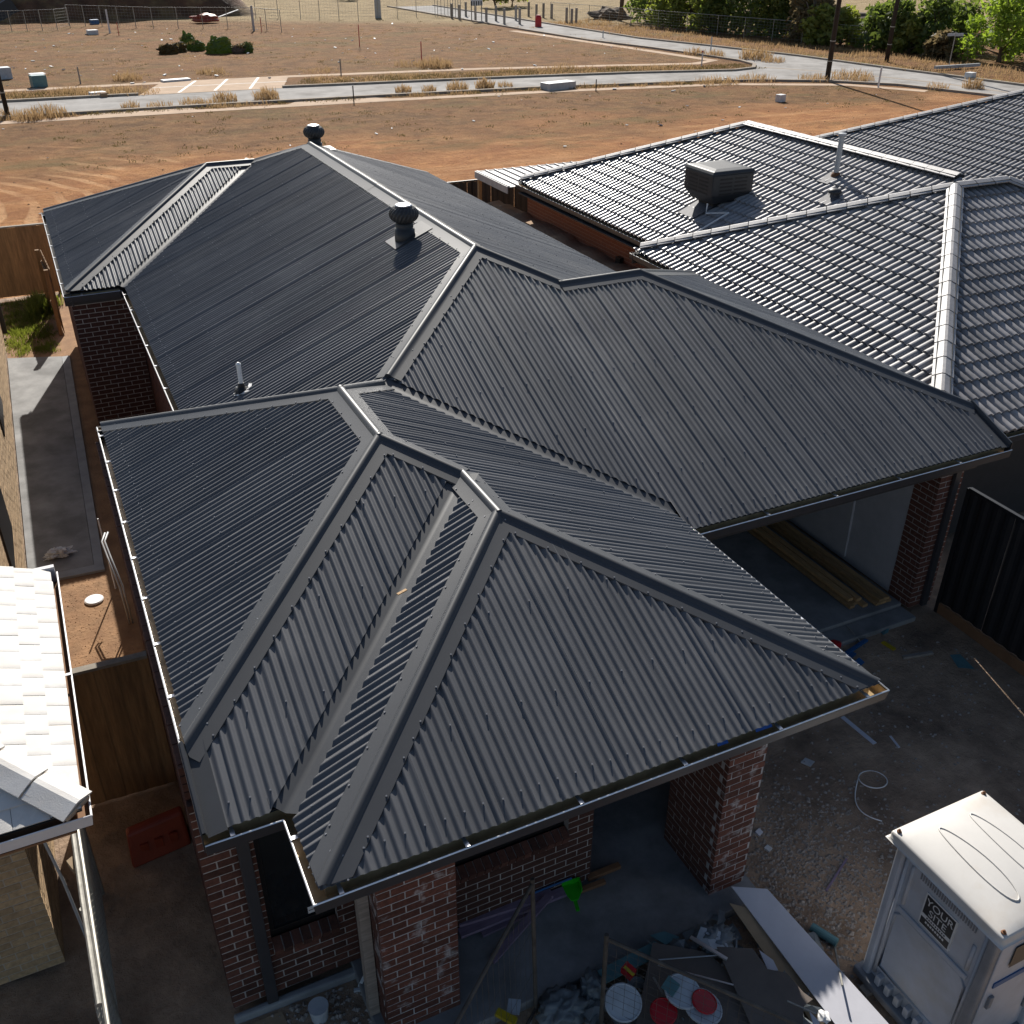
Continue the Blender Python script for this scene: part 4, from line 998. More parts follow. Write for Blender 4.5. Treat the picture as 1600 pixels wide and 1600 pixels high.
# ---- portable toilet
lo = thing('portable_toilet', 'white portable toilet with a black YOUR SITE sign at lower right', 'portable toilet', (5.86, -2.02, 0))
x0, x1, y0, y1, zt = 5.38, 6.33, -2.54, -1.50, 1.885; dz_ = zt-2.10
MB().box(x0+.04, x1-.04, y0+.04, y1-.04, .12, zt).build('body', 'loo_body', lo, bevel=.01)
for (xx, yy) in ((x0, y0), (x1, y0), (x0, y1), (x1, y1)): MB().box(xx-.01 if xx == x0 else xx-.075, xx+.075 if xx == x0 else xx+.01, yy-.01 if yy == y0 else yy-.075, yy+.075 if yy == y0 else yy+.01, .08, zt-.01).build('corner_post', 'loo_frame' if (xx, yy) == (x0, y0) else 'loo_body', lo, bevel=.02)
MB().box(x0-.06, x1+.06, y0-.06, y1+.06, .05, .14).build('base', 'loo_frame', lo, bevel=.015)
for yy in (y0+.1, y1-.2): MB().box(x0-.12, x1+.12, yy, yy+.1, 0, .06).build('skid', 'timber_grey', lo)
for k in range(7): MB().box(x0-.02, x0+.05, y0+.13+k*.115, y0+.13+k*.115+.06, .14, .26).build('base_lug', 'loo_body', lo, bevel=.01)
# raised frame and panel of the side (-x) and front (-y) walls
def ledge(pts_yz, r, name): MB().tube([(x0+.038, y, z) for y, z in pts_yz], r, 8).build(name, 'loo_body', lo, smooth=True)
MB().box(x0+.018, x0+.041, y0+.14, y1-.14, 1.34+dz_, 1.40+dz_).build('rail_ledge', 'loo_body', lo, bevel=.01)
ledge([(y0+.13, .32), (y0+.13, 1.26+dz_), (y0+.2, 1.33+dz_), (y1-.2, 1.33+dz_), (y1-.13, 1.26+dz_), (y1-.13, .32), (y0+.13, .30)], .016, 'panel_rib')
ledge([(y1-.10, .2), (y1-.10, 1.95+dz_)], .02, 'corner_rib'); ledge([(y0+.10, .2), (y0+.10, 1.95+dz_)], .02, 'corner_rib')
ledge([(y1-.17, 1.45+dz_), (y1-.17, 1.92+dz_)], .02, 'corner_rib'); ledge([(y0+.17, 1.45+dz_), (y0+.17, 1.75+dz_)], .02, 'corner_rib')
for k in range(24): MB().box(x0+.030, x0+.044, y0+.2+k*.025, y0+.2+k*.025+.010, 1.87+dz_, 1.945+dz_).build('vent_slot', 'loo_frame', lo)
for yy in (y0+.5, ): MB().box(x0+.16, x1-.16, y0+.024, y0+.041, .25, 1.85+dz_).build('door', 'loo_body', lo, bevel=.012)
MB().box(x0+.22, x1-.22, y0+.012, y0+.026, 1.28+dz_, 1.34+dz_).build('door_ledge', 'blue_plastic', lo)
# roof with crowned top
mb = MB(); nx, ny = 14, 14; ox = .065
for i in range(nx+1):
    for j in range(ny+1):
        u, v = i/nx*2-1, j/ny*2-1
        x = (x0+x1)/2+u*((x1-x0)/2+ox); y = (y0+y1)/2+v*((y1-y0)/2+ox); ed = max(abs(u), abs(v))
        cr = .06*(1-u*u)*(1-v*v)+.02*(1-ed**8)
        def leaf(cu, wdt, hh):
            t = 1-((v-.02)/.78)**2
            if t <= 0: return 0
            q = abs(u-cu)/(wdt*t+1e-6); return hh*max(0, 1-q**4) if q < 1 else 0
        mb.v.append((x, y, zt+.075+cr))
for i in range(nx):
    for j in range(ny): a = i*(ny+1)+j; mb.f.append((a, a+ny+1, a+ny+2, a+1))
top = len(mb.v); rim = [i*(ny+1) for i in range(nx+1)]+[nx*(ny+1)+j for j in range(1, ny+1)]+[i*(ny+1)+ny for i in range(nx-1, -1, -1)]+[j for j in range(ny-1, 0, -1)]
for r_ in rim: x, y, z = mb.v[r_]; mb.v.append((x+.004*(1 if x > 5.85 else -1), y+.004*(1 if y > -2.0 else -1), zt-.01))
nr = len(rim); mb.f += [(rim[i], top+i, top+(i+1)%nr, rim[(i+1)%nr]) for i in range(nr)]; mb.f.append(tuple(top+i for i in range(nr)))
ro = mb.build('roof', 'loo_white', lo, smooth=True, bevel=.018)
def zroof(x, y):
    u, v = (x-(x0+x1)/2)/((x1-x0)/2+ox), (y-(y0+y1)/2)/((y1-y0)/2+ox); return zt+.075+.06*(1-u*u)*(1-v*v)+.02*(1-max(abs(u), abs(v))**8)
for cx_ in ((x0+x1)/2-.19, (x0+x1)/2+.17):
    pts = []
    for k in range(33):
        t = 2*math.pi*k/32; yy = (y0+y1)/2+.40*math.sin(t); xx = cx_+.085*math.cos(t)*(1-.25*math.sin(t)); pts.append((xx, yy, zroof(xx, yy)+.002))
    MB().tube(pts, .008, 6, False).build('roof_rib', 'loo_white', ro, smooth=True)
for xx in (x0-.02, x1+.02):
    for yy in (y0-.02, y1+.02): MB().lathe((xx, yy, zroof(xx, yy)+.0), [(.022, -.002), (.02, .006), (.010, .010), (.010, .024), (.004, .028)], 10).build('roof_bolt', 'rust', ro)
MB().box(x0+.22, x0+.27, y0-.004, y0+.024, .8, .95).build('door_latch', 'loo_frame', lo, bevel=.006)
for zh in (.45, 1.0, 1.5): MB().tube([(x1-.15, y0+.018, zh), (x1-.15, y0+.018, zh+.12)], .014, 8).build('hinge', 'loo_frame', lo)
# sign
sy0, sy1, sz0, sz1 = -2.17, -1.87, 1.46+dz_, 1.80+dz_
MB().box(x0+.026, x0+.040, sy0-.015, sy1+.015, sz0-.015, sz1+.015).build('sign_border', 'print_white', lo)
sg_ = MB().box(x0+.0235, x0+.027, sy0, sy1, sz0, sz1).build('sign', 'sign_black', lo)
def text(body, size, pos, par, m):
    cu = bpy.data.curves.new('t', 'FONT'); cu.body = body; cu.size = size; cu.align_x = 'CENTER'; cu.extrude = .0006
    to = bpy.data.objects.new('t', cu); COL.objects.link(to); dg = bpy.context.evaluated_depsgraph_get()
    me = bpy.data.meshes.new_from_object(to.evaluated_get(dg)); bpy.data.objects.remove(to)
    me.transform(Matrix.Translation(Vector(pos)-ORG[par.name]) @ Matrix(((0, 0, -1, 0), (-1, 0, 0, 0), (0, 1, 0, 0), (0, 0, 0, 1))))
    me.materials.clear(); me.materials.append(M[m]); o = bpy.data.objects.new('lettering', me); COL.objects.link(o); o.parent = par; return o
text('YOUR', .105, (x0+.0225, -2.02, 1.70+dz_), sg_, 'print_white'); text('SITE', .105, (x0+.0225, -2.02, 1.605+dz_), sg_, 'print_white')
MB().box(x0+.0225, x0+.0235, sy0, sy1, 1.545+dz_, 1.585+dz_).build('sign_band', 'print_white', sg_); 
for k in range(9): MB().box(x0+.0215, x0+.0225, sy0+.05+k*.023, sy0+.05+k*.023+.014, 1.556+dz_, 1.573+dz_).build('small_print', 'print_dark', sg_)
for k in range(8): MB().box(x0+.0222, x0+.0235, sy0+.05+k*.026, sy0+.05+k*.026+.018, 1.50+dz_, 1.522+dz_).build('small_print', 'print_white', sg_)
MB().box(5.7, 6.05, y0+.0095, y0+.0125, 1.5+dz_, 1.75+dz_).build('door_sign', 'sign_black', lo)

# ================================================================== porch, garage and yard clutter
def plank(name, p, q, wd, th, m, label, cat='plank', group=None):
    return one(name, MB().beam(p, q, wd, th), m, label, cat, group)
Zp = .125
g1 = 'mauve planks under the porch window'
plank('mauve_plank', at(716, 1442, .24), at(862, 1396, .24), .09, .035, 'timber_mauve', 'mauve plank lying highest against the porch wall', group=g1)
plank('mauve_plank', at(718, 1459, .20), at(884, 1392, .20), .10, .035, 'timber_mauve', 'long mauve plank reaching towards the green dustpan', group=g1)
plank('mauve_plank', at(752, 1458, .16), at(826, 1424, .16), .09, .03, 'timber_mauve', 'short mauve plank nearest the porch slab edge', group=g1)
plank('mauve_plank', at(768, 1502, .145), at(858, 1400, .30), .075, .03, 'timber_mauve', 'mauve plank lying diagonally across the porch slab', group=g1)
plank('dark_batten', at(918, 1372, .15), at(968, 1352, .15), .06, .045, 'brown_timber', 'dark batten lying on the porch slab behind the dustpan')
plank('dark_batten', at(905, 1392, .15), at(945, 1377, .15), .05, .04, 'brown_timber', 'short dark batten just below the green dustpan')
one('broom_handle', MB().tube([at(832, 1396, .3), at(893, 1372, .3)], .012, 8), 'blue_plastic', 'thin blue broom handle leaning by the porch wall', 'handle')
dpn = thing('dustpan', 'bright green plastic dustpan lying on the porch slab', 'dustpan', at(895, 1385, Zp))
def flatpoly(pts, z, th): return MB().slab([at(x, y, z) for x, y in pts], th)
flatpoly([(877, 1381), (905, 1374), (909, 1392), (904, 1405), (893, 1407), (884, 1396)], .22, .012).build('pan', 'green_plastic', dpn)
mb = MB(); mb.beam(at(878, 1381, .25), at(905, 1374, .25), .01, .06); mb.build('pan_lip', 'green_plastic', dpn); MB().beam(at(909, 1391, .25), at(905, 1374, .25), .01, .06).build('pan_side', 'green_plastic', dpn)
MB().beam(at(898, 1406, .2), at(903, 1423, .2), .035, .02).build('handle', 'green_plastic', dpn)
# garage timber
gt = 'timber lengths stacked along the garage wall'
for k, (x, z, ya, yb, m) in enumerate(((9.28, .16, 2.95, 7.6, 'timber'), (9.38, .16, 3.0, 7.9, 'timber'), (9.48, .16, 2.9, 7.6, 'timber'), (9.33, .215, 3.05, 7.2, 'timber'), (9.44, .215, 3.0, 7.8, 'timber'))):
    plank('timber_length', (x, ya, z), (x-.02, yb, z), .088, .045, m, ('leftmost bottom timber length in the left garage stack', 'middle bottom timber length in the left garage stack', 'rightmost bottom timber length in the left garage stack', 'upper left timber length in the left garage stack', 'upper right timber length in the left garage stack')[k], 'timber', gt)
for k, (x, z) in enumerate(((9.68, .16), (9.78, .16), (9.88, .16), (9.73, .215), (9.83, .215))):
    plank('timber_length', (x, 2.85, z), (x, 7.4, z), .088, .045, 'timber', ('leftmost bottom timber length in the stack by the garage wall', 'middle bottom timber length in the stack by the garage wall', 'rightmost bottom timber length in the stack by the garage wall', 'upper left timber length in the stack by the garage wall', 'upper right timber length in the stack by the garage wall')[k], 'timber', gt)
one('plasterboard_sheet', MB().obox((10.05, 5.6, 1.15), (.02, 0, .02), (0, 1.6, 0), (-.03, 0, .95)), 'plaster', 'pale plasterboard leaning on the garage side wall', 'plasterboard')
# boards and sheets on the rubbish pile
def board(name, pts, th, m, label, cat): return one(name, MB().slab([at(x, y, z) for x, y, z in pts], th), m, label, cat)
board('white_board', [(1143, 1385, .34), (1199, 1389, .34), (1425, 1640, .10), (1335, 1640, .10)], .012, 'board_white', 'long white board lying beside the portable toilet', 'board')
board('tan_board', [(1140, 1411, .29), (1166, 1418, .29), (1318, 1620, .05), (1284, 1620, .05)], .012, 'card', 'narrow tan board half under the long white board', 'board')
board('brown_sheet', [(1020, 1472, .30), (1100, 1487, .30), (1200, 1568, .26), (1230, 1640, .24), (985, 1640, .24)], .010, 'board_grey', 'large brown sheet of board in the rubbish pile', 'board')
board('brown_sheet', [(1120, 1479, .38), (1176, 1482, .38), (1199, 1514, .36), (1229, 1520, .35), (1255, 1550, .34), (1270, 1561, .33), (1256, 1572, .33), (1252, 1640, .30), (1190, 1640, .30)], .010, 'board_grey', 'torn brown sheet of board overlapping the larger one', 'board')
board('white_offcut', [(1186, 1484, .30), (1208, 1500, .30), (1216, 1516, .30), (1200, 1516, .30)], .010, 'board_white', 'small white offcut at the edge of the brown sheets', 'offcut')
board('white_offcut', [(1265, 1580, .36), (1280, 1596, .34), (1292, 1640, .33), (1283, 1640, .33)], .010, 'board_white', 'white sliver of board lit at the bottom edge', 'offcut')
one('paper_scrap', blob(at(1287, 1588, .30), .05, .06, .03, 4., .6, 2), 'sticker', 'crumpled white paper in the sun patch at the bottom', 'paper')
one('crumpled_film', blob(at(1120, 1466, .3), .15, .13, .06, 9., .5, 4, .8), 'clear_bag', 'crumpled clear film beside the brown sheets', 'plastic film', smooth=True)
board('crumpled_sheet', [(1095, 1448, .36), (1128, 1456, .34), (1140, 1484, .34), (1112, 1482, .36), (1088, 1466, .34)], .006, 'white_plastic', 'pale torn sheet lying on the pile behind the metal strip', 'sheet')
gs = 'thin strips on the rubbish pile'
plank('metal_strip', at(1079, 1464, .40), at(1136, 1499, .40), .03, .02, 'zinc', 'bright metal channel strip lying across the brown sheet', 'strip', gs)
plank('metal_strip', at(1028, 1508, .36), at(1146, 1539, .36), .012, .01, 'zinc', 'long thin metal strip across the large brown sheet', 'strip', gs)
plank('metal_strip', at(1230, 1564, .40), at(1275, 1584, .38), .012, .01, 'steel', 'thin grey strip on the torn brown sheet', 'strip', gs)
plank('metal_strip', at(1021, 1527, .38), at(1038, 1556, .38), .018, .01, 'steel', 'short grey strip on the pile by the red lid', 'strip', gs)
plank('metal_strip', at(1130, 1492, .34), at(1024, 1500, .33), .008, .008, 'white_plastic', 'thin white rod across the upper brown sheet', 'strip', gs)
plank('blue_board', at(940, 1527, .20), at(1030, 1480, .20), .14, .02, 'teal', 'grey blue board under the mesh panel corner', 'board')
board('blue_sheet', [(1016, 1461, .22), (1038, 1455, .22), (1062, 1464, .22), (1040, 1476, .22)], .008, 'teal', 'small grey blue sheet on the pile by the slab', 'sheet')
def disc(px, py, z, r, m, label, tilt=(0, 0), rim=.018, cat='lid'):
    c = at(px, py, z); ax = Vector((tilt[0], tilt[1], 1)); return one('bucket_lid', MB().lathe(c, [(r, -rim), (r, 0), (r*.93, .004), (r*.90, -.003), (.01, -.002)], 30, ax), m, label, cat, 'lids on the rubbish pile')
disc(974, 1566, .44, .165, 'white_plastic', 'pale blue round lid at the left of the pile', (-.1, -.25)); disc(1067, 1548, .46, .165, 'white_plastic', 'white round lid overlapping the red one', (.1, -.1))
disc(1099, 1572, .40, .175, 'white_plastic', 'white round lid under a red centre disc', (.2, -.1)); disc(1101, 1564, .44, .115, 'red_plastic', 'red round disc resting on a white lid', (.2, -.1)); disc(1037, 1580, .40, .12, 'red_plastic', 'dark red round lid left of the white lids', (-.1, -.15))
one('teal_packet', MB().obox(at(1048, 1541, .5), (.05, .02, .02), (-.02, .06, 0), (0, 0, .012)), 'teal', 'small teal packet on the white lid', 'packet')
one('striped_packet', MB().obox(at(982, 1517, .42), (.045, .02, 0), (-.02, .05, .01), (0, 0, .03)), 'red_plastic', 'small red packet with yellow stripe by the mesh panel', 'packet')
one('yellow_packet', MB().obox(at(983, 1517, .456), (.014, .006, 0), (-.02, .05, .01), (0, 0, .002)), 'yellow', 'yellow stripe label lying on the small red packet', 'label')
one('film_heap', blob((2.66, -.62, .10), .22, .16, .10, 5., .4, 4, .8), 'clear_bag', 'heap of clear plastic film against the slab edge', 'plastic film', smooth=True)
one('film_heap', blob((2.98, -.58, .12), .11, .12, .11, 15., .4, 4, .8), 'clear_bag', 'small crumpled film bundle beside the larger film heap', 'plastic film', smooth=True)
one('yellow_clip', MB().beam(at(776, 1581, .2), at(806, 1597, .2), .07, .04), 'yellow', 'yellow plastic clip lying by the mesh panel', 'clip')
one('blue_card', MB().obox(at(803, 1573, .18), (.04, .06, 0), (.05, -.03, 0), (0, 0, .006)), 'white_plastic', 'small pale blue card beside the yellow clip', 'card')
# leaning mesh panels
def mesh_panel(p0, p1, z0, z1a, z1b, label, nx, nz, lean=(0, 0)):
    p0, p1 = Vector((*p0, 0)), Vector((*p1, 0)); ln3 = Vector((*lean, 0)); o = thing('mesh_panel', label, 'fence panel', p0)
    a, b = p0+Vector((0, 0, z0)), p1+Vector((0, 0, z0)); c, d = p1+ln3+Vector((0, 0, z1b)), p0+ln3+Vector((0, 0, z1a))
    MB().tube([a-Vector((0, 0, z0)), d+(d-a).normalized()*.05], .02, 8).build('post', 'rust_steel', o); MB().tube([b, c], .02, 8).build('post', 'rust_steel', o)
    MB().tube([d, c], .018, 8).build('top_rail', 'rust_steel', o); MB().tube([a, b], .016, 8).build('bottom_rail', 'rust_steel', o)
    mb = MB()
    for i in range(1, nx): t = i/nx; mb.tube([a.lerp(b, t), d.lerp(c, t)], .0016, 4, False)
    for i in range(1, nz): t = i/nz; mb.tube([a.lerp(d, t), b.lerp(c, t)], .0016, 4, False)
    mb.build('wire_mesh', 'rust_steel', o, kind='stuff')
mesh_panel((2.44, -.50), (1.30, -1.35), .06, 1.55, 1.35, 'mesh fence panel leaning beside the left porch pillar', 16, 3, (.03, .18))
mesh_panel((2.86, -.95), (4.05, -2.45), .06, 1.28, 1.20, 'mesh fence panel leaning over the rubbish pile', 20, 14, (.02, .06))
# gravel and scraps in the yard
mb = MB(); rr = random.Random(11)
def stone(c, r):
    o_ = [Vector((rr.uniform(.6, 1.2)*r, 0, 0)), Vector((0, rr.uniform(.6, 1.2)*r, 0)), Vector((-rr.uniform(.6, 1.2)*r, 0, 0)), Vector((0, -rr.uniform(.6, 1.2)*r, 0)), Vector((0, 0, rr.uniform(.4, .9)*r))]
    mb.add([Vector(c)+v for v in o_], [(0, 1, 4), (1, 2, 4), (2, 3, 4), (3, 0, 4)])
for k in range(5200):
    x, y = rr.gauss(5.75, .65), rr.gauss(-.45, .75)
    if rr.random() < .3: x, y = rr.uniform(5.0, 10.2), rr.uniform(-2.5, 2.6)
    if x < 5.1 and y > -.45 or y > 2.3: continue
    stone((x, y, .004), rr.choice((.006, .010, .014, .02, .028)))
for k in range(900): stone((rr.uniform(-.3, 1.1), rr.uniform(-.6, .5), .01), rr.choice((.01, .02, .035)))
mb.build('gravel', 'gravel', None, kind='stuff').__setitem__('label', 'loose gravel strewn over the shaded front yard'); bpy.data.objects['gravel']['category'] = 'gravel'
def clods(name, m, n, x0, x1, y0, y1, smax, lab):
    global mb
    mb = MB()
    for k in range(n): stone((rr.uniform(x0, x1), rr.uniform(y0, y1), .008), rr.uniform(.006, smax))
    o = mb.build(name, m, None, kind='stuff'); o['label'] = lab; o['category'] = 'soil'
clods('soil_clods', 'side_soil', 1500, -1.3, 0, 4, 8.7, .012, 'small soil clods on the sunlit strip beside the house')
lp = []
for k in range(40):
    t = k/39*9.2; r_ = .17 if t < 6.28 else .17+.0*(t-6.28)
    if t < 6.28: lp.append((7.28+.17*math.cos(t+2.4), .36+.15*math.sin(t+2.4), .02+.02*math.sin(t)))
    else: u = (t-6.28)/2.92; lp.append((7.28-.17*.74-.42*math.sin(u*2.4)*.8, .36+.1-.62*u, .015))
one('strapping_loop', MB().tube(lp, .007, 6), 'pvc', 'curly loop of white strapping on the driveway soil', 'strapping', smooth=True)
plank('white_strip', at(1316, 1120, .01), at(1367, 1162, .01), .06, .008, 'board_white', 'long white strip on the driveway by the roof corner', 'strip')
plank('white_strip', at(1391, 1150, .01), at(1405, 1168, .01), .03, .008, 'board_white', 'short white strip further right on the driveway', 'strip')
bb = thing('blue_bracket', 'blue plastic bracket with long arm on the driveway', 'bracket', at(1332, 1015, 0))
MB().beam(at(1322, 1021, .03), at(1354, 1000, .03), .05, .03).build('arm', 'blue_plastic', bb); MB().obox(at(1325, 1024, .02), (.10, .03, 0), (-.02, .06, 0), (0, 0, .015)).build('foot', 'blue_plastic', bb)
one('blue_scrap', MB().obox(at(1342, 1037, .012), (.09, .03, 0), (-.02, .05, .02), (0, 0, .006)), 'blue_plastic', 'blue plastic scrap near the roof corner', 'scrap')
one('red_scrap', blob(at(1303, 1008, .06), .12, .08, .06, 3., .4, 2), 'red_plastic', 'dark red bag half hidden behind the front gutter', 'bag')
one('yellow_offcut', MB().beam(at(1379, 1003, .015), at(1398, 1015, .015), .06, .02), 'yellow', 'yellow offcut on the driveway soil', 'offcut')
plank('grey_batten', at(1410, 1027, .02), at(1457, 1020, .02), .05, .035, 'timber_grey', 'short grey batten on the driveway near the fence', 'batten')
one('blue_film', MB().slab([at(1484, 1023, .012), at(1500, 1022, .02), at(1523, 1045, .012), at(1497, 1043, .02)], .003), 'teal', 'flat blue grey film on the driveway near the fence', 'film')
one('teal_scrap', MB().slab([at(1376, 988, .012), at(1390, 977, .05), at(1388, 988, .012), at(1380, 992, .03)], .004), 'teal', 'curled teal scrap by the garage slab corner', 'scrap')
plank('steel_rod', at(1323, 977, .12), at(1352, 1012, .01), .012, .012, 'steel', 'thin rod lying from the garage slab to the soil', 'rod')
plank('mauve_stick', at(1291, 1392, .02), at(1323, 1342, .02), .02, .015, 'timber_mauve', 'thin mauve stick on the gravel left of the toilet', 'stick')
one('cardboard_tube', MB().tube([at(1268, 1448, .06), at(1308, 1473, .06)], .045, 14), 'teal', 'pale green cardboard tube on the gravel', 'tube')
plank('steel_peg', at(1304, 1478, .02), at(1316, 1540, .3), .016, .016, 'steel', 'thin steel peg leaning between the white board and toilet', 'peg')
one('white_chip', MB().obox(at(1200, 1326, .015), (.03, .01, 0), (-.01, .03, 0), (0, 0, .015)), 'print_white', 'small white chip on the gravel right of the pillar', 'chip')
one('pink_chip', MB().obox(at(1186, 1301, .02), (.035, .01, 0), (-.01, .025, .01), (0, 0, .015)), 'board_white', 'small pale broken chip on the gravel near the pillar', 'chip')
plank('white_sliver', at(1150, 1362, .03), at(1158, 1375, .03), .03, .02, 'print_white', 'white sliver standing beside the pillar base', 'sliver')
one('grey_scrap', MB().obox(at(1262, 1191, .012), (.05, .02, 0), (-.03, .05, 0), (0, 0, .006)), 'pvc_grey', 'flat grey scrap on the soil right of the pillar', 'scrap')
one('white_pail', MB().lathe(at(500, 1590, 0), [(.075, 0), (.09, .17), (.093, .175), (.02, .172)], 20), 'white_plastic', 'small white pail in the shade below the window', 'pail')
plank('blue_pipe', at(562, 1540, .05), at(580, 1505, .45), .03, .03, 'white_plastic', 'short pale blue pipe leaning against the left pillar', 'pipe', 'pale blue pipes by the left pillar')
plank('blue_pipe', at(553, 1548, .02), at(590, 1541, .03), .03, .03, 'white_plastic', 'short pale blue pipe lying flat by the left pillar', 'pipe', 'pale blue pipes by the left pillar')
board('cardboard_offcut', [(398, 1597, .02), (440, 1580, .02), (455, 1610, .02), (400, 1625, .02)], .01, 'card', 'brown cardboard offcut at the bottom left of the window wall', 'cardboard')

# torn scraps through the rubbish pile
mb = MB(); rr = random.Random(31)
for k in range(330):
    x, y = rr.gauss(3.75, .75), rr.gauss(-1.15, .5)
    if y > -.47 or x > 5.25: continue
    z = .02+rr.random()*.22*max(0, 1-((x-3.9)/1.3)**2); a = rr.uniform(0, 6.28); l_, w_ = rr.uniform(.03, .16), rr.uniform(.01, .06)
    ux, uy = math.cos(a)*l_, math.sin(a)*l_; vx, vy = -math.sin(a)*w_, math.cos(a)*w_; t1, t2 = rr.uniform(-.05, .05), rr.uniform(-.04, .04)
    mb.add([(x-ux-vx, y-uy-vy, z), (x+ux-vx, y+uy-vy, z+t1), (x+ux*.8+vx, y+uy*.8+vy, z+t1+t2), (x-ux+vx, y-uy+vy, z+t2), (x, y, z+.025+abs(t1))], [(0, 1, 4), (1, 2, 4), (2, 3, 4), (3, 0, 4)])
o = mb.build('pile_scraps', 'clear_bag', None, kind='stuff'); o['label'] = 'torn scraps of film and card through the rubbish pile'; o['category'] = 'rubbish'
mb = MB()
for k in range(420): x, y = rr.gauss(3.6, 1.1), rr.gauss(-1.2, .55); (stone((x, y, .006), rr.choice((.02, .03, .045))) if y < -.5 else None)
o = mb.build('pile_rubble', 'gravel', None, kind='stuff'); o['label'] = 'broken rubble around the rubbish pile'; o['category'] = 'rubble'

# ================================================================== grass and litter
def blades(mb, c, n, spread, h, rr, wd=.012, lean=.35):
    for k in range(n):
        an = rr.uniform(0, 6.28); r_ = spread*math.sqrt(rr.random()); x, y = c[0]+r_*math.cos(an), c[1]+r_*math.sin(an); hh = h*rr.uniform(.5, 1.1)*(1-.4*r_/max(spread, .01))
        a2 = rr.uniform(0, 6.28); dx, dy = wd*math.cos(a2), wd*math.sin(a2); lx, ly = rr.uniform(-lean, lean)*hh, rr.uniform(-lean, lean)*hh
        mb.add([(x-dx, y-dy, 0), (x+dx, y+dy, 0), (x+lx*.4+dx*.6, y+ly*.4+dy*.6, hh*.6), (x+lx, y+ly, hh)], [(0, 1, 2), (0, 2, 3)])
rr = random.Random(21)
tuft = MB()
for px, py, n, sp, h in ((70, 183, 300, 1.2, .8), (45, 188, 160, .7, .7), (15, 183, 150, .7, .6), (418, 156, 260, .8, .9), (352, 158, 220, .7, .7), (300, 163, 160, .8, .5), (250, 168, 140, .7, .5), (205, 168, 120, .5, .5), (330, 163, 120, .7, .5), (630, 144, 180, .5, .6), (670, 142, 140, .5, .5), (715, 140, 220, .7, .7), (757, 138, 240, .6, .8), (790, 135, 100, .5, .5),
                         (1180, 92, 340, 1.3, 1.1), (1208, 97, 160, .9, .6), (1330, 125, 320, 1.5, .9), (1275, 126, 200, 1.2, .6), (1120, 130, 260, 1.5, .6), (1180, 126, 220, 1.4, .6), (1465, 140, 120, .7, .6), (1520, 138, 200, .7, .8), (1085, 85, 200, .9, .7), (1118, 88, 200, .8, .7), (680, 105, 350, 1.3, .9), (640, 103, 180, 1.2, .6), (500, 112, 150, 1.4, .4), (200, 125, 220, .9, .7), (330, 115, 200, 1.0, .6), (110, 145, 200, 1.3, .5), (160, 147, 220, 1.6, .5), (210, 145, 220, 1.6, .5), (1020, 110, 160, 1.4, .4), (880, 108, 140, 1.2, .5), (850, 112, 120, 1, .5)):
    p = at(px, py); blades(tuft, p, n, sp, h, rr, .018)
for k in range(150):                         # strips of dead grass along the verges
    x = rr.uniform(-8, 46); t = rr.random()
    y = np.interp(x, [p[0] for p in near], [p[1] for p in near])-rr.uniform(.4, .95)
    if 3 < x < 9 or 14 < x < 20.5: continue
    blades(tuft, (x, y), 26, .5, rr.uniform(.15, .4), rr, .018)
for k in range(330):
    x = rr.uniform(-8, 46); y = np.interp(x, [p[0] for p in far], [p[1] for p in far])+rr.uniform(.5, 4.0)
    if 6.5 < x < 17.5: continue
    blades(tuft, (x, y), 26, .6, rr.uniform(.12, .38), rr, .02)
for k in range(500):
    y = rr.uniform(30, 100); x = np.interp(y, [p[1] for p in r2e], [p[0] for p in r2e])+rr.uniform(.5, 8); blades(tuft, (x, y), 22, .8, rr.uniform(.2, .5), rr, .025)
for k in range(260):
    x = rr.uniform(-10, 50); y = rr.uniform(67, 100); blades(tuft, (x, y), 16, .5, rr.uniform(.08, .25), rr, .02)
o = tuft.build('dry_grass', 'grass_dry', None, kind='stuff'); o['label'] = 'dry straw coloured grass tufts along the roads'; o['category'] = 'grass'
dull = MB()
for k in range(800):
    x = rr.uniform(-8, 50); y = np.interp(x, [p[0] for p in far], [p[1] for p in far])+rr.uniform(.4, 3.6)
    if 6.5 < x < 17.5: continue
    blades(dull, (x, y), 24, .6, rr.uniform(.08, .22), rr, .02)
for k in range(120): x = rr.uniform(-6, 44); blades(dull, (x, np.interp(x, [p[0] for p in near], [p[1] for p in near])-rr.uniform(.3, .9)), 20, .4, .2, rr, .02)
o = dull.build('verge_weeds', 'grass_dull', None, kind='stuff'); o['label'] = 'dull olive weeds on the street verges'; o['category'] = 'weeds'
gg = MB()
for k in range(260): blades(gg, (rr.uniform(-1.35, -.35), rr.uniform(18.9, 23.2)), 26, .16, rr.uniform(.06, .22), rr, .008)
for k in range(24): blades(gg, (rr.gauss(-.45, .12), rr.gauss(22.3, .3)), 50, .2, .5, rr, .012)
for k in range(160): y = rr.uniform(35, 70); blades(gg, (np.interp(y, [p[1] for p in r2e], [p[0] for p in r2e])+rr.uniform(.35, 1.1), y), 14, .4, .15, rr, .02)
o = gg.build('green_grass', 'grass_green', None, kind='stuff'); o['label'] = 'patch of green grass behind the side path'; o['category'] = 'grass'
lit = MB()
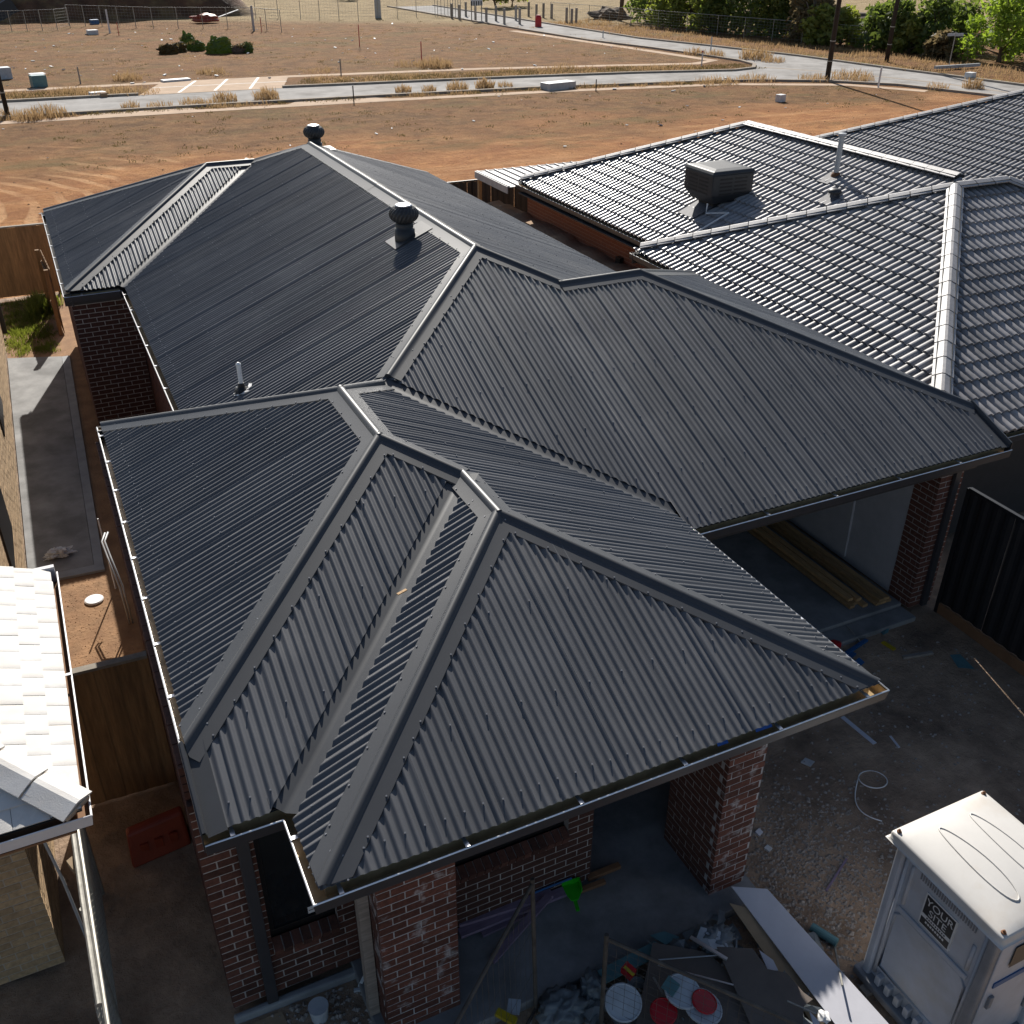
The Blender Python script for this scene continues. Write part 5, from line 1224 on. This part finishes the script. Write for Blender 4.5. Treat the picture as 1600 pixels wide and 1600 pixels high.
for k in range(170):
    z_ = rr.random()
    if z_ < .55: p = Vector((rr.uniform(-6, 48), rr.uniform(62, 105), .03))
    elif z_ < .8: p = Vector((rr.uniform(-6, 48), rr.uniform(30, 54), .03))
    else: p = at(rr.uniform(0, 330), rr.uniform(42, 135), .03)
    s_ = rr.choice((.04, .05, .07, .12)); an = rr.uniform(0, 3)
    lit.obox(p+Vector((0, 0, s_*.2)), (s_*math.cos(an), s_*math.sin(an), rr.uniform(-.3, .3)*s_), (-s_*.6*math.sin(an), s_*.6*math.cos(an), 0), (0, 0, s_*.25))
o = lit.build('litter', 'print_white', None, kind='stuff'); o['label'] = 'small white litter scattered over the field'; o['category'] = 'litter'

mb = MB()
for k in range(1300):
    x, y = rr.uniform(-14, 46), 23.8+30*rr.random()**1.3
    stone((x, y, .0), rr.choice((.02, .03, .04, .06)))
o = mb.build('field_clods', 'side_soil', None, kind='stuff'); o['label'] = 'loose clods over the graded orange field'; o['category'] = 'soil'
wd_ = MB()
for k in range(420): blades(wd_, (rr.uniform(-12, 50), rr.choice((rr.uniform(40, 53), rr.uniform(67, 112)))), 14, rr.uniform(.2, .6), rr.uniform(.05, .16), rr, .025)
o = wd_.build('field_weeds', 'grass_dull', None, kind='stuff'); o['label'] = 'low dull weeds dotted over the fields'; o['category'] = 'weeds'

# ================================================================== background things
def pole(px, py, h, r, label):
    p = at(px, py); o = thing('power_pole', label, 'pole', p, 'dark timber poles by the roads')
    MB().tube([p, p+Vector((0, 0, h))], r, 10, r1=r*.75).build('shaft', 'pole', o, smooth=True)
    for z in (1.2, 2.4): MB().tube([p+Vector((0, 0, z)), p+Vector((0, 0, z+.06))], r*1.08, 10).build('band', 'steel', o)
pole(1292, 127, 11, .17, 'tall dark pole on the near corner of the junction'); pole(1385, 97, 11, .17, 'tall dark pole on the far verge of the side street'); pole(13, 184, 5.2, .12, 'dark pole at the left edge beside the near footpath')
def marker(px, py, h, m, label, wd=.07, top=None):
    p = at(px, py); o = thing('marker_post', label, 'post', p, 'small posts in the field and along the roads'); MB().box(p.x-wd/2, p.x+wd/2, p.y-.02, p.y+.02, 0, h).build('post', m, o)
    if top: MB().box(p.x-wd/2-.003, p.x+wd/2+.003, p.y-.023, p.y+.023, h*.86, h*.96).build('band', top, o)
marker(1372, 137, 1.2, 'print_white', 'white post beside the side street at right', .12); marker(1096, 104, 1.1, 'print_white', 'white post with red band near the junction kerb', .09, 'red_plastic'); marker(1110, 83, 1.2, 'pvc_grey', 'grey post on the corner grass near the junction', .1)
marker(553, 160, .9, 'window_frame', 'dark post on the near footpath', .06); marker(931, 143, .7, 'window_frame', 'short dark post on the near verge at centre right', .05); marker(942, 59, .6, 'pvc_grey', 'small grey post by the distant bend', .1)
marker(126, 131, 1.0, 'timber_grey', 'pale stake beside the far footpath at left', .09); marker(533, 117, 1.0, 'timber_grey', 'pale grey stake beside the far footpath at centre', .08)
for px, py, h, lab in ((659, 102, 1.6, 'thin red stake beside the tall dry tuft'), (562, 73, 1.7, 'thin red stake in the middle of the far field'), (409, 50, 1.3, 'thin red stake by the torn wire fence'), (186, 56, 1.1, 'short red stake near the white post at upper left')): marker(px, py, h, 'red_plastic', lab, .06)
marker(172, 52, 2.0, 'print_white', 'leaning white post in front of the soil mound', .16); marker(397, 48, 2.2, 'pvc_grey', 'grey post at the end of the wire fence', .2)
ss_ = thing('street_sign', 'street name sign on a thin pole at upper right', 'sign', at(1482, 106)); p = at(1482, 106)
MB().tube([p, p+Vector((0, 0, 2.35))], .035, 8).build('pole', 'steel', ss_); MB().box(p.x-.75, p.x+.15, p.y-.02, p.y+.02, 2.12, 2.30).build('blade', 'white_plastic', ss_); MB().box(p.x+.02, p.x+.85, p.y+.025, p.y+.06, 2.08, 2.26).build('blade', 'white_plastic', ss_)
bs = thing('striped_board', 'black and white striped road end board in the distance', 'sign', at(745, 33)); p = at(745, 33)
MB().box(p.x-.7, p.x+.7, p.y-.02, p.y+.02, 1.5, 2.35).build('board', 'print_white', bs)
for k in range(5): MB().box(p.x-.66+k*.28, p.x-.52+k*.28, p.y-.03, p.y-.021, 1.5, 1.95).build('stripe', 'window_frame', bs)
for x in (-.6, .6): MB().box(p.x+x-.04, p.x+x+.04, p.y, p.y+.08, 0, 2.3).build('post', 'timber_grey', bs)
for k, (px, py) in enumerate(((706, 29), (718, 31), (728, 26), (743, 32), (760, 36), (775, 33), (788, 38), (806, 32), (812, 38), (826, 26), (838, 30), (849, 28), (862, 29), (885, 36), (893, 38), (900, 37))):
    p = at(px, py); one('timber_bollard', MB().box(p.x-.1, p.x+.1, p.y-.1, p.y+.1, 0, 1.5), 'timber_grey', 'weathered timber bollard near the distant end of the side street', 'bollard', 'timber bollards at the street end')
p = at(841, 42); one('red_bollard', MB().lathe(p, [(.35, 0), (.33, .9), (.2, 1.1), (.05, 1.1)], 12), 'red_plastic', 'red barrel beside the distant street end', 'barrel')
def box_thing(px, py, w_, d, h, m, label, name='foam_box', cat='box', z=0.):
    p = at(px, py); o = one(name, MB().obox((p.x, p.y, z+h/2), (w_/2, .1*w_, 0), (-.1*d, d/2, 0), (0, 0, h/2)), m, label, cat, bevel=.02); return o
o = box_thing(62, 136, .85, .7, .7, 'teal', 'pale blue box sitting in the dry field at left', 'blue_box'); box_thing(8, 123, .8, .8, .7, 'white_plastic', 'white box at the left edge of the field'); box_thing(145, 54, .9, .7, .4, 'print_white', 'white foam box near the wire fence at upper left'); box_thing(1219, 159, .45, .4, .4, 'print_white', 'small white cube box in the field behind the tiled roofs')
box_thing(62, 134, .87, .72, .02, 'print_white', 'white lid sheet on top of the pale blue box', 'box_lid', 'lid', .7)
box_thing(872, 139, 2.1, .9, .42, 'pvc_grey', 'low grey concrete slab block on the near verge', 'concrete_block', 'block'); box_thing(153, 149, .9, .5, .2, 'print_white', 'white bundle on the far verge at left', 'litter_bundle', 'bundle'); box_thing(275, 127, 1.8, .6, .14, 'print_white', 'flat white packaging on the driveway crossing', 'packaging', 'packaging'); box_thing(163, 152, .35, .3, .25, 'sand', 'small tan carton on the kerb at left', 'carton', 'carton')
box_thing(148, 38, .8, .6, .45, 'blue_plastic', 'small blue box in front of the soil mound', 'blue_box', 'box')
box_thing(1515, 123, .6, .5, .4, 'print_white', 'white box on the far verge at the right', 'foam_box')
p = at(1495, 108); one('fallen_rail', MB().box(p.x-2.2, p.x+2.2, p.y-.1, p.y+.1, .1, .3), 'pvc_grey', 'pale rail lying in the dry verge at the right edge', 'rail')
p = at(320, 36); one('orange_tarp', blob((p.x, p.y, .4), 1.5, .9, .45, 3., .5, 3), 'orange', 'crumpled orange tarp at the foot of the soil mound', 'tarp', smooth=True)
p = at(338, 33); plank('tarp_strip', (p.x, p.y, .3), (p.x+2.6, p.y+.6, 1.0), .3, .05, 'print_white', 'white strip trailing from the orange tarp', 'strip')
p = at(10, 34); one('dark_bin', MB().obox((p.x, p.y, 1.0), (1.0, .2, .5), (-.2, .9, 0), (-.4, 0, .8)), 'charcoal_plastic', 'tipped dark bin by the soil mound at upper left', 'bin')
TURF = []
for k, (px, py, sx, sy, sz, m) in enumerate(((265, 84, .75, .5, .45, 'grass_dull'), (281, 81, .55, .5, .45, 'grass_dull'), (295, 77, .6, .5, .75, 'leaf_dark'), (310, 79, .55, .5, .5, 'leaf_dark'), (345, 83, 1.05, .6, .75, 'leaf_dark'), (373, 83, .5, .4, .4, 'bark'), (386, 82, .5, .5, .5, 'leaf_dark'))):
    p = at(px, py); lab = ('dull brown turf heap at the left end of the row', 'small turf heap second from the left', 'tall dark green turf heap in the row', 'dark turf heap beside the tallest one', 'widest dark green turf heap in the row', 'small brown clod between the dark turf heaps', 'dark turf heap at the right end of the row')[k]
    one('turf_heap', blob((p.x, p.y, sz*.5), sx, sy, sz, k*3., .3, 4, .5), m, lab, 'turf heap', 'row of turf heaps in the far field'); TURF.append((p, sx, sy, sz))
tf = MB()
for p, sx, sy, sz in TURF:
    for q in range(9):
        b0 = len(tf.v); x, y = p.x+random.uniform(-.8, .8)*sx, p.y+random.uniform(-.6, .6)*sy; blades(tf, (x, y), 14, .3, .35, random, .02, .9)
        for i in range(b0, len(tf.v)): tf.v[i] = (tf.v[i][0], tf.v[i][1], tf.v[i][2]+sz*1.0)
o = tf.build('turf_grass', 'grass_dull', None, kind='stuff'); o['label'] = 'rough grass sprouting from the turf heaps'; o['category'] = 'grass'
# soil mound
mb = MB(); nn_ = 46
c0 = at(200, 30); 
for i in range(nn_+1):
    for j in range(25):
        u, v = i/nn_*2-1, j/24*2-1; x = c0.x-1+u*15.5; y = c0.y+9+v*9
        k = max(0, 1-u*u*1.0)*max(0, 1-v*v); h_ = 7.0*k**.75*(1+.5*noise.noise(Vector((x*.22, y*.22, 1))))+.5*noise.noise(Vector((x*.9, y*.9, 4)))*min(1, k*5)
        mb.v.append((x, y, max(-.02, h_-.02)))
for i in range(nn_):
    for j in range(24): a = i*25+j; mb.f.append((a, a+25, a+26, a+1))
one('soil_mound', mb, 'spoil', 'large dark brown soil mound at upper left', 'soil mound', smooth=True)
# wire fences
def wire_fence(pts, h, n, label, rail=True):
    P = [at(x, y) for x, y in pts]; o = thing('wire_fence', label, 'fence', P[0]); L = [(P[i+1]-P[i]).length for i in range(len(P)-1)]
    for i in range(len(P)-1):
        k = max(1, round(n*L[i]/sum(L)))
        for j in range(k+(i == len(P)-2)): c = P[i].lerp(P[i+1], j/k); MB().tube([c, c+Vector((0, 0, h))], .035, 6).build('post', 'steel', o)
        if rail: MB().tube([P[i]+Vector((0, 0, h)), P[i+1]+Vector((0, 0, h))], .025, 6).build('rail', 'steel', o)
        mb = MB()
        for q in range(1, 7): mb.tube([P[i]+Vector((0, 0, h*q/7)), P[i+1]+Vector((0, 0, h*q/7))], .006, 4, False)
        m_ = int(L[i]/.35)
        for q in range(m_): c = P[i].lerp(P[i+1], q/m_); mb.tube([c, c+Vector((0, 0, h))], .005, 4, False)
        mb.build('wire', 'steel', o, kind='stuff')
wire_fence([(-30, 52), (90, 47), (110, 44)], 1.8, 6, 'wire fence in front of the soil mound at far left'); wire_fence([(108, 40), (240, 45), (395, 45), (440, 50)], 1.9, 11, 'long wire fence crossing in front of the soil mound')
wire_fence([(400, 28), (470, 29), (560, 31), (680, 26)], 2.0, 9, 'wire fence across the far paddock at top centre'); wire_fence([(684, 27), (700, 24), (720, 28)], 2.3, 8, 'dense wire gate panels near the street end'); wire_fence([(860, 30), (985, 42), (1120, 55), (1300, 72), (1440, 84), (1600, 98)], 1.7, 16, 'wire fence running along the tree belt at right')
p = at(591, 28); one('grey_board', MB().box(p.x-.35, p.x+.35, p.y-.05, p.y+.05, 0, 2.1), 'pvc_grey', 'upright grey panel by the wire fence at top centre', 'panel')
# trees
def tree(px, py, h, r, m, label, seed, n=1700, bark='bark', low=.25, group='trees behind the side street', ls=(.14, .30), cl=9):
    rr = random.Random(seed); p = at(px, py); o = thing('tree', label, 'tree', p, group); tr = MB()
    top = p+Vector((rr.uniform(-.4, .4), rr.uniform(-.4, .4), h*.62)); mid = p.lerp(top, .5)+Vector((rr.uniform(-.3, .3), rr.uniform(-.3, .3), 0)); tr.tube([p, mid, top], h*.028+.05, 8, r1=.05)
    cs = []
    for k in range(cl):
        an = k*2.4+rr.uniform(-.4, .4); zz_ = low+(1-low)*(k+.5)/cl*.9; rad = r*(.35+.5*rr.random())*math.sin(math.pi*min(.95, .32+zz_*.66))
        c = p+Vector((rad*math.cos(an), rad*math.sin(an), h*zz_)); cs.append((c, r*rr.uniform(.30, .5), h*rr.uniform(.12, .2)))
        tr.tube([p.lerp(top, min(.95, zz_*.8)), (p.lerp(top, min(.95, zz_))+c)/2+Vector((0, 0, .1*h*rr.random())), c], .07, 5, r1=.02)
    tr.build('trunk', bark, o, smooth=True); lf = MB()
    for k in range(n):
        c, cr, ch = cs[rr.randrange(len(cs))]; d = Vector((rr.gauss(0, 1), rr.gauss(0, 1), rr.gauss(0, 1))).normalized()*(rr.random()**.45)
        q = c+Vector((d.x*cr, d.y*cr, d.z*ch)); s_ = rr.uniform(*ls); a = Vector((rr.gauss(0, 1), rr.gauss(0, 1), rr.gauss(0, .8))).normalized(); b = a.orthogonal().normalized(); b = (b*math.cos(k)+a.cross(b)*math.sin(k))*s_*.55; a = a*s_
        lf.add([q-a, q+b*.8, q+a, q-b*.8], [(0, 1, 2, 3)])
    lf.build('crown', m, o)
TR = [(1018, 36, 5.8, 2.9, 'leaf_dark', 'dark tree at the left end of the belt beside the bare one'), (1046, 42, 5.0, 2.5, 'leaf_olive', 'olive green tree with yellow tips left of the belt centre'), (1082, 44, 6.5, 2.9, 'leaf_olive', 'tall olive tree in the middle of the belt'), (1108, 50, 4.3, 2.1, 'leaf_olive', 'low olive tree in front of the belt'),
      (1132, 50, 7.2, 3.2, 'leaf_dark', 'tall dark tree right of the belt centre'), (1168, 54, 7.2, 3.2, 'leaf_dark', 'dark tree with pale bare limbs'), (1205, 56, 7.9, 3.4, 'leaf_olive', 'large olive tree behind the tall pole'), (1238, 60, 5.8, 2.5, 'leaf_dark', 'dark tree just left of the tall pole'),
      (1280, 70, 3.2, 1.9, 'leaf_olive', 'low yellow green bush at the pole foot'), (1312, 71, 3.0, 1.9, 'leaf_olive', 'round olive bush right of the pole'), (1262, 66, 6.5, 2.7, 'leaf_dry', 'sparse dry tree behind the pole'), (1366, 76, 3.6, 1.8, 'leaf_dark', 'green bush beside the second pole'), (1394, 80, 4.0, 2.0, 'leaf_dark', 'slender green tree by the second pole'),
      (1420, 83, 3.0, 1.7, 'leaf_olive', 'low bush right of the second pole'), (1452, 84, 4.6, 2.2, 'leaf_dark', 'dark rounded tree right of the second pole'), (1490, 80, 3.9, 2.7, 'leaf_dark', 'dark tree behind the street sign'), (1470, 92, 2.0, 1.5, 'leaf_dry', 'dry brown bush below the street sign')]
for k, (px, py, h_, r_, m_, lab) in enumerate(TR): tree(px, py, h_, r_, m_, lab, 100+k, n=2600 if h_ > 5 else 1500, low=.04, cl=16, ls=(.16, .36), bark='bark_pale' if k in (5, 10) else 'bark')
tree(1560, 97, 5.2, 3.0, 'leaf_bright', 'bright lime green tree at the right edge', 150, n=3600, low=.12, cl=14, ls=(.12, .26)); tree(1610, 90, 5.5, 3.0, 'leaf_bright', 'bright green tree cut by the right frame edge', 151, n=2200, low=.12, cl=12, ls=(.12, .26))
tree(1600, 60, 7, 4.0, 'leaf_dark', 'dark tree behind the bright green ones', 152, n=1800); tree(545, 0, 3, 1.5, 'leaf_olive', 'small lone tree at the top centre', 153, n=500); tree(775, 12, 3.5, 2.6, 'leaf_olive', 'small green tree near the distant street end', 154, n=700, ls=(.2, .4)); tree(800, 10, 3.5, 2.6, 'leaf_olive', 'small green tree beside the street end sign', 155, n=700, ls=(.2, .4))
# bare tree
p = at(968, 33); bt = thing('bare_tree', 'bare grey tree at the left end of the tree belt', 'tree', p, 'trees behind the side street'); rr = random.Random(8); mb = MB()
mb.tube([p, p+Vector((.2, 0, 2.2)), p+Vector((0, 0, 4))], .3, 8, r1=.2)
for k in range(7):
    an = k*.95; q = p+Vector((0, 0, 1.8+k*.35)); e1 = q+Vector((math.cos(an)*1.6, math.sin(an)*1.6, 1.2)); mb.tube([q, (q+e1)/2+Vector((0, 0, .3)), e1, e1+Vector((math.cos(an), math.sin(an), .3))], .13, 6, r1=.03)
mb.build('trunk', 'bark', bt, smooth=True)
# dark rock outcrops under the trees
for k, (px, py, w_) in enumerate(((1345, 55, 6), (1330, 40, 7), (1445, 58, 3), (950, 30, 2.2))):
    p = at(px, py); one('rock_outcrop', blob((p.x, p.y, .3), w_, 1.6, .8, k*7., .6, 3), 'bark', ('dark rocky bank between the two poles', 'dark rocky bank higher behind the poles', 'small dark rock pile behind the bushes', 'dark fallen log pile by the bare tree')[k], 'rocks', 'dark outcrops behind the trees')
